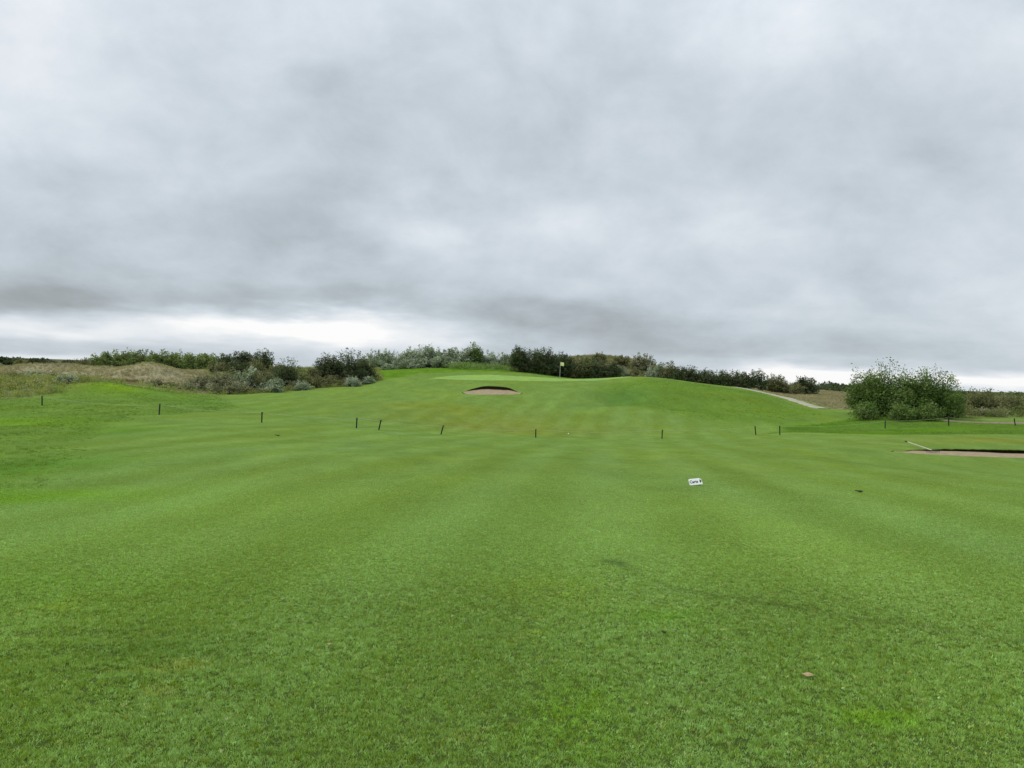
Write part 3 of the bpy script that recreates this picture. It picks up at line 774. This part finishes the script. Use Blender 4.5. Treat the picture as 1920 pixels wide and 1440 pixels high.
bank_top = [xy(840, 694, 112.5), xy(900, 694, 112), xy(960, 697, 111), xy(1020, 702, 110.5), xy(1060, 707, 112), xy(1060, 700, 119), xy(940, 690, 121), xy(830, 689, 120)]
zone('undergrowth', [bank_top], 5, T_weed, [(0.12, 0.20, 0.04), (0.16, 0.25, 0.06), (0.20, 0.26, 0.10)], 1.0, 2.0, 'leafy green undergrowth on the bank below the silver shrubs', 'undergrowth', 2.0, 0.4, 5)
zone('tall_weeds', [[xy(1795, 785, 63.5), xy(1920, 783, 65), xy(2300, 790, 65), xy(2300, 770, 85), xy(1790, 770, 85)]], 4, T_weed + T_dry[:1],
     [(0.135, 0.165, 0.05), (0.17, 0.18, 0.07), (0.11, 0.14, 0.045), (0.22, 0.20, 0.10)], 1.0, 2.2, 'tall olive weeds behind the dirt track', 'weeds', 2.0, 0.3, 6)

# ---------------------------------------------------------------- shrubs and bushes
def tubes(paths, sides=4):
    V, F = [], []
    for P, R in paths:
        P = [Vector(p) for p in P]; s = len(V)
        for i, p in enumerate(P):
            t = (P[min(i + 1, len(P) - 1)] - P[max(i - 1, 0)]).normalized()
            a = t.orthogonal().normalized(); b = t.cross(a)
            for k in range(sides):
                q = 2 * math.pi * k / sides; V.append(tuple(p + (a * math.cos(q) + b * math.sin(q)) * R[i]))
        for i in range(len(P) - 1):
            for k in range(sides):
                k2 = (k + 1) % sides; F.append((s + i * sides + k, s + i * sides + k2, s + (i + 1) * sides + k2, s + (i + 1) * sides + k))
    return V, F

KIND = {  # leaf colours, leaf length, leaves per sprig, wispiness, upright
    'silver':  dict(ball=0.11, cols=[(0.19, 0.215, 0.165), (0.25, 0.275, 0.225), (0.14, 0.165, 0.115), (0.105, 0.135, 0.075)], leaf=0.085, gain=1.6, wisp=0.3, up=0.75),
    'dark':    dict(ball=0.15, cols=[(0.050, 0.072, 0.030), (0.038, 0.060, 0.025), (0.068, 0.088, 0.038), (0.085, 0.085, 0.045)], leaf=0.085, gain=1.35, wisp=0.18, up=0.55),
    'olive':   dict(ball=0.14, cols=[(0.095, 0.105, 0.042), (0.12, 0.12, 0.055), (0.075, 0.09, 0.035), (0.15, 0.14, 0.075)], leaf=0.08, gain=1.5, wisp=0.15, up=0.6),
    'green':   dict(ball=0.17, cols=[(0.070, 0.115, 0.025), (0.050, 0.092, 0.020), (0.09, 0.135, 0.030), (0.115, 0.150, 0.050)], leaf=0.092, gain=1.5, wisp=0.1, up=0.6),
    'grove':   dict(ball=0.16, cols=[(0.075, 0.105, 0.032), (0.100, 0.118, 0.042), (0.065, 0.085, 0.03)], leaf=0.11, gain=2.1, wisp=0.04, up=0.45),
    'brush':   dict(ball=0.11, cols=[(0.17, 0.165, 0.095), (0.13, 0.14, 0.075), (0.22, 0.21, 0.15), (0.09, 0.10, 0.05)], leaf=0.075, gain=1.5, wisp=0.2, up=0.8),
}
def shrub(name, px, d, py_top, wpx, kind, label, cat='shrub', group=None, seed=0, dens=1.0, depth=None, lobes=3):
    K = KIND[kind]; r = np.random.default_rng(1000 + seed)
    g = at(px, 720, d); X, Y = g.x, g.y; Z = h1(X, Y) - 0.05
    hgt = max(0.8, (at(px, py_top, d).z - Z) * 1.10); W = wpx / FPX * d / 2 * 1.12; D = depth or max(1.0, W * 0.85)
    root = empty(name, (X, Y, Z)); tag(root, label, cat, group)
    # the crown is a few lobes of uneven height
    LB = [(0.0, 0.0, 0.85, 1.0)]
    for i in range(lobes):
        a = r.uniform(0, 2 * math.pi); LB.append((math.cos(a) * 0.55, math.sin(a) * 0.5, r.uniform(0.5, 0.7), r.uniform(0.70, 0.98)))
    area = W * D * 2 + W * hgt * 2
    ns = int(np.clip(area * 6.5 * dens, 70, 900)); paths, LP, LS, LD = [], [], [], []
    L0 = K['leaf'] * (max(d, 55) / 62.0) ** 0.75
    for i in range(ns):
        lx, ly, lr, lh = LB[r.integers(0, len(LB))]
        a = r.uniform(0, 2 * math.pi); q = r.uniform(0.1, 1.0) ** 0.4; e = math.acos(r.uniform(-0.05, 1.0))
        nx, ny, nz = math.sin(e) * math.cos(a) * q, math.sin(e) * math.sin(a) * q, math.cos(e) * q
        tip = Vector(((lx + nx * lr) * W, (ly + ny * lr) * D, (0.34 + 0.60 * max(nz, -0.25)) * hgt * lh))
        if i % 3 == 1:                                       # leafy skirt down to the ground
            q = r.uniform(0.55, 1.0); tip = Vector((math.cos(a) * q * W * r.uniform(0.85, 1.05), math.sin(a) * q * D, hgt * r.uniform(0.06, 0.40)))
        elif r.uniform() < K['wisp'] * 0.6: tip = Vector((tip.x * 1.05, tip.y * 1.05, min(tip.z * r.uniform(1.02, 1.12), hgt * 1.0)))
        tip.z = max(0.18, tip.z)
        base = Vector((tip.x * r.uniform(0.15, 0.45), tip.y * r.uniform(0.15, 0.45), 0.0))
        mid = base.lerp(tip, 0.55) + Vector((0, 0, -K['up'] * 0.0 + 0.06 * hgt)) ; mid.x = base.x * K['up'] * 0.6 + mid.x * (1 - K['up'] * 0.6); mid.y = base.y * K['up'] * 0.6 + mid.y * (1 - K['up'] * 0.6)
        n = 5; P = [base.lerp(mid, t).lerp(mid.lerp(tip, t), t) for t in np.linspace(0, 1, n)]
        if i % 3 == 0 or tip.z > 0.8 * hgt:
            rb = 0.008 + 0.003 * hgt
            paths.append((P, [rb * (1 - 0.85 * t) for t in np.linspace(0, 1, n)]))
        m = int(r.integers(26, 42) * (0.085 / K['leaf']) * 1.1)
        t = 1 - 0.55 * r.uniform(0, 1, m) ** 1.4
        B0, M0, T0 = np.array(base), np.array(mid), np.array(tip)
        pt = ((1 - t) ** 2)[:, None] * B0 + (2 * t * (1 - t))[:, None] * M0 + (t * t)[:, None] * T0
        sp = (K['ball'] * (1.0 - 0.35 * (tip.z > 0.9 * hgt)) + 0.05 * hgt * (1 - t))[:, None]
        LP.append(pt + r.normal(0, 1, (m, 3)) * sp * (1, 1, 0.8))
        c = np.array(K['cols'])[r.integers(0, len(K['cols']))] * r.uniform(0.75, 1.25)
        LS.append(np.tile(c, (m, 1)) * r.uniform(0.8, 1.25, (m, 1)))
    P = np.concatenate(LP); C = np.concatenate(LS) * K['gain']; n = len(P); P[:, 2] = np.maximum(P[:, 2], 0.05)
    u = r.normal(0, 1, (n, 3)); u[:, 2] *= 0.7; u /= np.linalg.norm(u, axis=1)[:, None]
    w = np.cross(u, r.normal(0, 1, (n, 3))); w /= np.linalg.norm(w, axis=1)[:, None]
    L = (L0 * r.uniform(0.6, 1.3, n))[:, None]
    V = np.stack([P - u * L * 0.9, P + w * L * 0.42, P + u * L, P - w * L * 0.42], 1).reshape(-1, 3)
    Fq = np.arange(4 * n).reshape(n, 4)
    me = np_mesh('foliage', V, Fq); point_attr(me, 'tint', np.repeat(C, 4, 0), 'FLOAT_COLOR')
    link_mesh('foliage', me, M_leaf, root)
    sv, sf = tubes(paths); link_mesh('stems', np_mesh('stems', sv, sf), M_bark, root)
    return root

ORD = ['first', 'second', 'third', 'fourth', 'fifth', 'sixth', 'seventh', 'eighth', 'ninth', 'tenth', 'eleventh', 'twelfth', 'thirteenth']
# the large bush clump at the right
BIG = [(1622, 63.5, 690, 64, 'green', 'slim upright green bush at the left flank of the large bush clump'),
       (1664, 62.5, 671, 104, 'green', 'tallest broad green bush of the large clump behind the rope'),
       (1715, 63.5, 690, 84, 'green', 'green bush filling the middle of the large clump'),
       (1752, 63, 680, 94, 'green', 'open-crowned green bush with sky gaps at the right of the large clump'),
       (1784, 64, 714, 44, 'green', 'low leafy bush at the right foot of the large clump')]
for i, (px, d, pt, w, k, lab) in enumerate(BIG):
    shrub('leafy_bush', px, d, pt, w, k, lab, 'bush', 'bushes of the large clump at the right', 10 + i, 1.9, None, 4)
for i, (px, d, pt, w, k, lab) in enumerate([
        (1628, 60.5, 746, 50, 'green', 'small low shrub at the left foot of the large bush clump'),
        (1690, 59.5, 752, 50, 'green', 'small low shrub in front of the middle of the large bush clump'),
        (1738, 59.5, 752, 56, 'green', 'small low shrub in front of the open-crowned bush')]):
    shrub('low_shrub', px, d, pt, w, k, lab, 'shrub', 'low shrubs in front of the large bush clump', 30 + i, 1.6)
for i, (px, d, pt, w, k, lab) in enumerate([
        (1836, 70, 720, 74, 'olive', 'rounded olive shrub just right of the large bush clump'),
        (1872, 72, 736, 60, 'olive', 'low olive shrub between the rounded olive shrub and the frame edge'),
        (1912, 70, 733, 62, 'olive', 'olive shrub cut by the right edge of the picture'),
        (1855, 66, 764, 64, 'brush', 'low brownish shrub in front of the olive shrubs by the dirt track'),
        (1975, 70, 735, 80, 'olive', 'olive shrub beyond the frame edge behind the dirt track')][:4]):
    shrub('olive_shrub', px, d, pt, w, k, lab, 'shrub', 'olive shrubs behind the dirt track', 40 + i, 1.3)
# silver row behind the green
SIL = [(772, 118, 664), (700, 121, 656), (730, 123, 654), (758, 121, 650), (786, 123, 644), (812, 121, 643), (842, 123, 647), (868, 121, 652), (912, 122, 656), (940, 120, 662), (966, 120, 663), (718, 117, 668), (832, 118, 662)]
for i, (px, d, pt) in enumerate(sorted(SIL)):
    shrub('silver_shrub', px, d, pt, 52, 'silver', 'silver-grey shrub behind the green, %s from the left of the silver row' % ORD[i], 'shrub', 'silver shrubs behind the green', 60 + i, 1.0)
shrub('upright_sapling', 888, 121, 637, 30, 'green', 'upright bright green sapling rising above the silver shrubs', 'tree', None, 79, 1.3)
# dark row behind the flag, running down to the right
DRK = [(978, 113, 648, 56, 'dark'), (1008, 112.5, 649, 60, 'dark'), (1036, 112.5, 656, 60, 'dark'), (1062, 112.5, 662, 58, 'dark'), (1088, 112.5, 665, 60, 'olive'), (1112, 112.5, 668, 58, 'dark'), (1138, 113, 672, 50, 'dark')]
for i, (px, d, pt, w, k) in enumerate(DRK):
    shrub('dark_bush', px, d, pt, w, k, 'dense dark green bush behind the flag, %s from the left of the dark row' % ORD[i], 'bush', 'dark bushes behind the flag', 90 + i, 1.5)
HIL = [(1122, 131, 660, 22, 'olive'), (1163, 129, 663, 34, 'olive'), (1205, 127, 660, 46, 'brush'), (1160, 116, 684, 36, 'silver'), (1190, 116, 686, 40, 'olive'), (1225, 119, 676, 40, 'silver'), (1252, 118, 676, 44, 'olive')]
for i, (px, d, pt, w, k) in enumerate(HIL):
    shrub('hill_shrub', px, d, pt, w, k, 'scraggly shrub on the dry hill behind the knoll, %s along it' % ORD[i], 'shrub', 'shrubs on the dry hill', 110 + i, 1.0)
RGT = [(1280, 116, 684, 58, 'dark'), (1312, 116, 688, 58, 'dark'), (1344, 116, 691, 58, 'dark'), (1374, 115, 693, 54, 'dark'), (1415, 113, 687, 46, 'dark'), (1462, 117, 699, 50, 'olive'), (1512, 122, 702, 48, 'dark'), (1490, 120, 716, 34, 'olive')]
for i, (px, d, pt, w, k) in enumerate(sorted(RGT)):
    shrub('dark_bush', px, d, pt, w, k, 'dark bush behind the knoll and cart path, %s along the row falling to the right' % ORD[i], 'bush', 'dark bushes along the cart path', 130 + i, 1.3)
# left thicket
LFT = [(412, 98, 674, 40, 'olive'), (445, 99, 672, 44, 'dark'), (482, 98, 674, 44, 'olive'), (425, 108, 658, 40, 'dark'), (455, 110, 655, 44, 'dark'), (490, 108, 653, 44, 'dark'), (540, 87, 668, 60, 'dark'), (578, 89, 684, 50, 'olive'), (612, 91.5, 661, 60, 'dark'), (648, 91.5, 654, 80, 'dark'), (684, 94, 670, 52, 'dark'), (520, 100, 676, 46, 'olive')]
for i, (px, d, pt, w, k) in enumerate(sorted(LFT)):
    shrub('thicket_bush', px, d, pt, w, k, 'dark bush in the thicket left of the green, %s from the dune side' % ORD[i], 'bush', 'bushes of the thicket left of the green', 150 + i, 1.4)
PAL = [(372, 80, 698, 46, 'brush'), (398, 82, 690, 50, 'brush'), (430, 83, 684, 52, 'brush'), (462, 83, 683, 52, 'silver'), (494, 83, 689, 48, 'olive'), (415, 79, 712, 48, 'brush'), (350, 77, 714, 40, 'brush'), (455, 80, 708, 48, 'brush'), (596, 87.5, 702, 48, 'olive'), (558, 85, 708, 44, 'brush'), (630, 89, 700, 44, 'olive'), (500, 82, 708, 44, 'silver')]
for i, (px, d, pt, w, k) in enumerate(sorted(PAL)):
    shrub('pale_brush', px, d, pt, w, k, 'pale brushy shrub between the dry mound and the thicket, %s from the mound' % ORD[i], 'shrub', 'pale brush beside the dry mound', 170 + i, 1.1)
for i, (px, d, pt, w, lab) in enumerate([(522, 80.5, 704, 26, 'small bright silver shrub at the foot of the thicket, nearest the dune'), (567, 83.5, 713, 28, 'small bright silver shrub at the foot of the thicket, in the middle'),
                                         (660, 88.5, 704, 34, 'small bright silver shrub at the foot of the largest thicket bush'), (690, 90.5, 706, 20, 'small bright silver shrub at the thicket end by the green')]):
    shrub('small_silver_shrub', px, d, pt, w, 'silver', lab, 'shrub', 'small silver shrubs at the thicket foot', 190 + i, 1.6)
for i, (px, d, pt, w, k, lab) in enumerate([(62, 80, 694, 34, 'silver', 'grey low shrub on the front of the far left dune'), (95, 81, 697, 26, 'brush', 'pale low shrub beside the grey one on the left dune'),
        (128, 60, 724, 30, 'silver', 'grey-green weed shrub behind the gap of the first two stakes'), (20, 66, 702, 36, 'olive', 'yellow-olive shrub at the left picture edge below the dune'),
        (150, 78, 704, 30, 'brush', 'pale low shrub in the saddle left of the dry mound'), (290, 77, 708, 34, 'brush', 'brown low shrub under the dry mound'), (318, 77, 716, 30, 'olive', 'dark low shrub at the right foot of the dry mound')]):
    shrub('dune_shrub', px, d, pt, w, k, lab, 'shrub', 'low shrubs scattered on the left dunes', 240 + i, 1.2)
GRV = [(182, 126, 663, 44), (212, 128, 655, 56), (240, 128, 651, 60), (272, 130, 653, 60), (304, 128, 654, 60), (336, 130, 656, 58), (366, 128, 658, 56), (394, 126, 661, 52)]
for i, (px, d, pt, w) in enumerate(GRV):
    shrub('grove_tree', px, d, pt, w, 'grove', 'rounded green tree in the grove behind the dry mound, %s from the left' % ORD[i], 'tree', 'grove behind the dry mound', 210 + i, 1.3)
for i, (px, d, pt, w, k, lab) in enumerate([(150, 112, 669, 30, 'olive', 'lone small bush on the skyline left of the grove'), (40, 118, 668, 26, 'olive', 'small dark bush on the skyline above the far left dune')]):
    shrub('skyline_bush', px, d, pt, w, k, lab, 'bush', None, 230 + i, 1.2)

# far wood along the horizon: one mass
def far_wood(name, px0, px1, d0, d1, n, hmin, hmax, label, seed):
    r = np.random.default_rng(seed); V, C = [], []
    for i in range(n):
        px = r.uniform(px0, px1); d = r.uniform(d0, d1); g = at(px, 720, d); z = h1(g.x, g.y); hh = r.uniform(hmin, hmax); ww = hh * r.uniform(0.8, 1.5)
        m = 150; p = r.normal(0, 1, (m, 3)); p /= np.linalg.norm(p, axis=1)[:, None]; p *= r.uniform(0.5, 1, (m, 1))
        p = p * (ww, ww, hh * 0.5) + (g.x, g.y, z + hh * 0.5)
        u = r.normal(0, 1, (m, 3)); u /= np.linalg.norm(u, axis=1)[:, None]; w = np.cross(u, r.normal(0, 1, (m, 3))); w /= np.linalg.norm(w, axis=1)[:, None]
        L = 0.0021 * d * r.uniform(0.5, 1.2, (m, 1)); V.append(np.stack([p - u * L, p + w * L * 0.6, p + u * L, p - w * L * 0.6], 1).reshape(-1, 3))
        C.append(np.tile(np.array((0.06, 0.08, 0.035)) * r.uniform(0.7, 1.3), (m * 4, 1)))
    V = np.concatenate(V); me = np_mesh(name, V, np.arange(len(V)).reshape(-1, 4)); point_attr(me, 'tint', np.concatenate(C), 'FLOAT_COLOR')
    return tag(link_mesh(name, me, M_leaf), label, 'woodland', kind='stuff')
far_wood('far_treeline', -500, 300, 260, 420, 150, 1.2, 3.0, 'low dark treeline along the horizon beyond the left dunes', 401)
far_wood('far_treeline', 1380, 2400, 330, 520, 140, 1.2, 3.0, 'low dark treeline along the horizon right of the knoll', 402)
far_wood('far_hummock_wood', 1535, 1612, 200, 230, 34, 2.6, 3.9, 'distant wooded hummock between the dark bushes and the large bush clump', 403)

# ---------------------------------------------------------------- rope stakes and rope
STAKES = [(80, 48, 17.5, -2), (300, 44, 20, 1.5), (493, 43.5, 20, 0.5), (671, 43.5, 20, 0.5), (713, 44, 19.5, 11), (830, 47, 18, 13), (1008, 50, 16, -1.5),
          (1245, 51, 17, 0.5), (1421, 53, 17, -9), (1466, 52, 17.5, -3.5), (1663, 55, 15, -1), (1782, 54, 16.5, -2), (1907, 56, 13.5, -14)]
st_v, st_f = [], []
def lathe(profile, sides=10):
    V, F = [], []
    for i, (r, z) in enumerate(profile):
        for k in range(sides):
            q = 2 * math.pi * k / sides; V.append((r * math.cos(q), r * math.sin(q), z))
    for i in range(len(profile) - 1):
        for k in range(sides):
            k2 = (k + 1) % sides; F.append((i * sides + k, i * sides + k2, (i + 1) * sides + k2, (i + 1) * sides + k))
    F.append(tuple(range(sides))[::-1]); F.append(tuple((len(profile) - 1) * sides + k for k in range(sides)))
    return V, F
def py_mesh(name, V, F, smooth=False):
    me = bpy.data.meshes.new(name); me.from_pydata([tuple(v) for v in V], [], F)
    if smooth:
        for p in me.polygons: p.use_smooth = True
    me.update(); return me
stake_me = py_mesh('stake_shaft', *lathe([(0.012, -0.25), (0.036, -0.12), (0.038, 0.0), (0.038, 0.55), (0.036, 0.585), (0.028, 0.60)]))
eye_v, eye_f = tubes([([(0.045 + 0.028 * math.cos(q), 0, 0.555 + 0.028 * math.sin(q)) for q in np.linspace(0, 2 * math.pi, 12)], [0.006] * 12)], 5)
eye_me = py_mesh('rope_eye', eye_v, eye_f); eye_me.materials.append(M_stake)
stake_me.materials.append(M_stake)
tops = []
ORDS = ORD
for i, (px, d, hp, lean) in enumerate(STAKES):
    g = at(px, 720, d); z = h1(g.x, g.y); hh = hp / FPX * d
    o = empty('rope_stake', (g.x, g.y, z)); o.rotation_euler = (math.radians(rng.uniform(-3, 3)), math.radians(lean), 0); o.scale = (1, 1, hh / 0.6)
    tag(o, 'short black rope stake in the turf, %s counting from the left%s' % (ORDS[i], ', leaning' if abs(lean) > 6 else ''), 'stake', 'black stakes holding the rope')
    link_mesh('stake_shaft', stake_me, None, o); link_mesh('rope_eye', eye_me, None, o)
    tops.append(Vector((g.x, g.y, z)) + Matrix.Rotation(math.radians(lean), 3, 'Y') @ Vector((0.05, 0, 0.555 * hh / 0.6)))
g0 = at(-160, 720, 50); g1 = at(2080, 720, 56)
chain = [Vector((g0.x, g0.y, h1(g0.x, g0.y) + 0.5))] + tops + [Vector((g1.x, g1.y, h1(g1.x, g1.y) + 0.5))]
rp = []
for a, b in zip(chain[:-1], chain[1:]):
    sag = 0.018 * (b - a).length
    for t in np.linspace(0, 1, 13)[:-1]:
        p = a.lerp(b, t); p.z -= 4 * sag * t * (1 - t); p.z = max(p.z, h1(p.x, p.y) + 0.05); rp.append(p)
rp.append(chain[-1])
rv, rf = tubes([(rp, [0.008] * len(rp))], 6)
tag(link_mesh('boundary_rope', np_mesh('boundary_rope', rv, rf, True), M_rope), 'thin pale rope slung low between the black stakes across the fairway', 'rope')

# ---------------------------------------------------------------- flagstick, sign, rake, small things
g = at(1049.5, 711.5, 95); z = h1(g.x, g.y) + 0.05
fs = empty('flagstick', (g.x, g.y, z)); tag(fs, 'grey flagstick with small pale yellow square flag on the green', 'flagstick')
fh = at(1049.5, 679, 95).z - z
link_mesh('pole', py_mesh('pole', *lathe([(0.03, -0.1), (0.03, fh * 0.5), (0.026, fh), (0.012, fh + 0.03)], 10)), M_pole, fs)
FV, FF = [], []; nu, nv, fw, fhh = 8, 6, 0.44, 0.42
for j in range(nv + 1):
    for i in range(nu + 1):
        u, v = i / nu, j / nv; FV.append((0.02 + fw * u, 0.06 * math.sin(u * 5.0 + v) * u, fh - 0.02 - fhh * v - 0.05 * u * u))
for j in range(nv):
    for i in range(nu): a = j * (nu + 1) + i; FF.append((a, a + 1, a + nu + 2, a + nu + 1))
fl = link_mesh('flag', py_mesh('flag', FV, FF, True), M_flag, fs)
sm = fl.modifiers.new('thickness', 'SOLIDIFY'); sm.thickness = 0.006
link_mesh('cup', py_mesh('cup', *lathe([(0.054, -0.1), (0.054, 0.004), (0.05, 0.004), (0.05, -0.09)], 16)), M_cup, fs)

# CARTS sign
g = at(1306, 911, 17); z = h1(g.x, g.y)
sg = empty('cart_sign', (g.x, g.y, z)); tag(sg, 'small tilted white sign reading Carts with a black arrow, standing on the fairway', 'sign')
sg.rotation_euler = (math.radians(-34), math.radians(-7.5), math.radians(4))
w2_, h2_ = 0.145, 0.175
out = [(-w2_ + 0.02, 0.02), (w2_, 0.02), (w2_, h2_ - 0.07)]
for q in np.linspace(0, math.pi / 2, 8): out.append((w2_ - 0.07 + 0.07 * math.cos(q), h2_ - 0.07 + 0.07 * math.sin(q)))
for q in np.linspace(math.pi / 2, math.pi, 6): out.append((-w2_ + 0.025 + 0.025 * math.cos(q), h2_ - 0.025 + 0.025 * math.sin(q)))
out.append((-w2_, 0.04)); n = len(out)
V = [(x, -0.006, zz) for x, zz in out] + [(x, 0.006, zz) for x, zz in out]
Fc = [tuple(range(n)), tuple(range(2 * n - 1, n - 1, -1))] + [(i, i + n, (i + 1) % n + n, (i + 1) % n) for i in range(n)]
link_mesh('board', py_mesh('board', V, Fc), M_white, sg)
tcu = bpy.data.curves.new('lettering', 'FONT'); tcu.body = 'Carts'; tcu.size = 0.098; tcu.extrude = 0.0015; tcu.offset = 0.0015
tob = bpy.data.objects.new('lettering_tmp', tcu); COL.objects.link(tob)
bpy.context.view_layer.update()
tme = bpy.data.meshes.new_from_object(tob.evaluated_get(bpy.context.evaluated_depsgraph_get()))
bpy.data.objects.remove(tob)
tme.name = 'lettering'
lt = link_mesh('lettering', tme, M_black, sg, (-0.134, -0.0085, 0.068)); lt.rotation_euler = (math.pi / 2, 0, 0); lt.scale = (0.86, 1, 1)
AV = [(0.088, 0.088), (0.100, 0.088), (0.100, 0.052), (0.138, 0.100), (0.100, 0.148), (0.100, 0.112), (0.088, 0.112)]
n = len(AV); V = [(x, -0.0095, zz) for x, zz in AV] + [(x, -0.0065, zz) for x, zz in AV]
link_mesh('arrow', py_mesh('arrow', V, [tuple(range(n)), tuple(range(2 * n - 1, n - 1, -1))] + [(i, i + n, (i + 1) % n + n, (i + 1) % n) for i in range(n)]), M_black, sg)
for sx_ in (-0.08, 0.08):
    v_, f_ = tubes([([(sx_, 0.010, -0.08), (sx_, 0.010, 0.09)], [0.004, 0.004])], 6); link_mesh('leg', py_mesh('leg', v_, f_), M_stake, sg)

# rake across the right bunker
pa, pb = at(1697, 827, 34.2), at(1749, 852.5, 31.9)
pa.z = max(pa.z, h1(pa.x, pa.y) + 0.08); pb.z = float(bunker_floor(BK[1], np.array([pb.x]), np.array([pb.y]))[0]) + 0.10
ctr = (pa + pb) / 2
rk = empty('bunker_rake', pb); tag(rk, 'bunker rake with long pale handle lying over the dark bunker lip', 'rake')
la, lb = pa - pb, Vector((0, 0, 0)); dr = (la - lb).normalized()
v_, f_ = tubes([([lb, lb.lerp(la, 0.5), lb.lerp(la, 0.90)], [0.020, 0.020, 0.019])], 8); link_mesh('handle', py_mesh('handle', v_, f_, True), M_wood, rk)
v_, f_ = tubes([([lb.lerp(la, 0.90), lb.lerp(la, 0.92), la], [0.022, 0.026, 0.026])], 8); link_mesh('grip', py_mesh('grip', v_, f_, True), M_stake, rk)
sd_ = dr.cross(Vector((0, 0, 1))).normalized()
v_, f_ = tubes([([lb - sd_ * 0.28, lb, lb + sd_ * 0.28], [0.022, 0.026, 0.022])], 6); hd = link_mesh('rake_head', py_mesh('rake_head', v_, f_), M_stake, rk)
tooth_v, tooth_f = tubes([([(0, 0, 0), (0, 0, -0.10)], [0.010, 0.005])], 5); tooth = py_mesh('tooth', tooth_v, tooth_f); tooth.materials.append(M_stake)
for t in np.linspace(-0.26, 0.26, 11): link_mesh('tooth', tooth, None, hd, sd_ * float(t))

# white ball beyond the rope
g = at(1066, 809, 55); z = h1(g.x, g.y)
import bmesh
bm = bmesh.new(); bmesh.ops.create_icosphere(bm, subdivisions=3, radius=0.045)
for v in bm.verts: v.co *= 1 - 0.02 * (0.5 + 0.5 * math.sin(v.co.x * 500) * math.sin(v.co.y * 500) * math.sin(v.co.z * 500))
me = bpy.data.meshes.new('golf_ball'); bm.to_mesh(me); bm.free()
tag(link_mesh('golf_ball', me, M_white, None, (g.x, g.y, z + 0.05)), 'tiny white ball lying in the dip just beyond the rope', 'ball')

# dead leaf and divots
def dead_leaf(name, px, py, d, size, mat, label, rot, cat='leaf'):
    g = at(px, py, d); z = h1(g.x, g.y); V, F = [], []
    for i in range(9):
        t = i / 8; wd = size * 0.30 * math.sin(math.pi * min(1, t * 0.95 + 0.03)) ** 0.8
        for s_ in (-1, -0.5, 0, 0.5, 1):
            V.append((size * (t - 0.5), s_ * wd * (1 + 0.15 * math.sin(9 * t + s_)), 0.28 * size * (abs(s_) ** 1.5 * 0.5 + (t - 0.5) ** 2 + 0.1 * math.sin(7 * t + 3 * s_))))
    for i in range(8):
        for j in range(4): a = i * 5 + j; F.append((a, a + 5, a + 6, a + 1))
    o = link_mesh(name, py_mesh(name, V, F, True), mat, None, (g.x, g.y, z + 0.016)); o.rotation_euler = (0.1, 0.08, rot)
    o.modifiers.new('thickness', 'SOLIDIFY').thickness = 0.001
    tag(o, label, cat); return o
dead_leaf('dead_leaf', 1513, 1293, 4.3, 0.07, M_dead, 'curled tan dead leaf lying on the turf in the lower right', 0.15)
dead_leaf('dead_leaf', 617, 1225, 4.9, 0.035, M_dead, 'small reddish tan dead leaf on the turf left of centre', 0.6)
dead_leaf('dead_leaf', 1146, 1097, 6.6, 0.03, M_dead, 'tiny pale leaf scrap on the turf above the dark mower mark', 0.3)
dead_leaf('turf_divot', 1610, 931, 16.2, 0.17, M_dead_dark, 'dark loose divot on the fairway right of the sign', 0.1, 'divot')
dead_leaf('turf_divot', 1244, 1199, 5.15, 0.05, M_dead_dark, 'tiny dark divot near the lower centre of the fairway', 1.9, 'divot')
dead_leaf('turf_divot', 520, 823, 33.5, 0.2, M_dead_dark, 'dark divot on the fairway below the third stake', 0.1, 'divot')
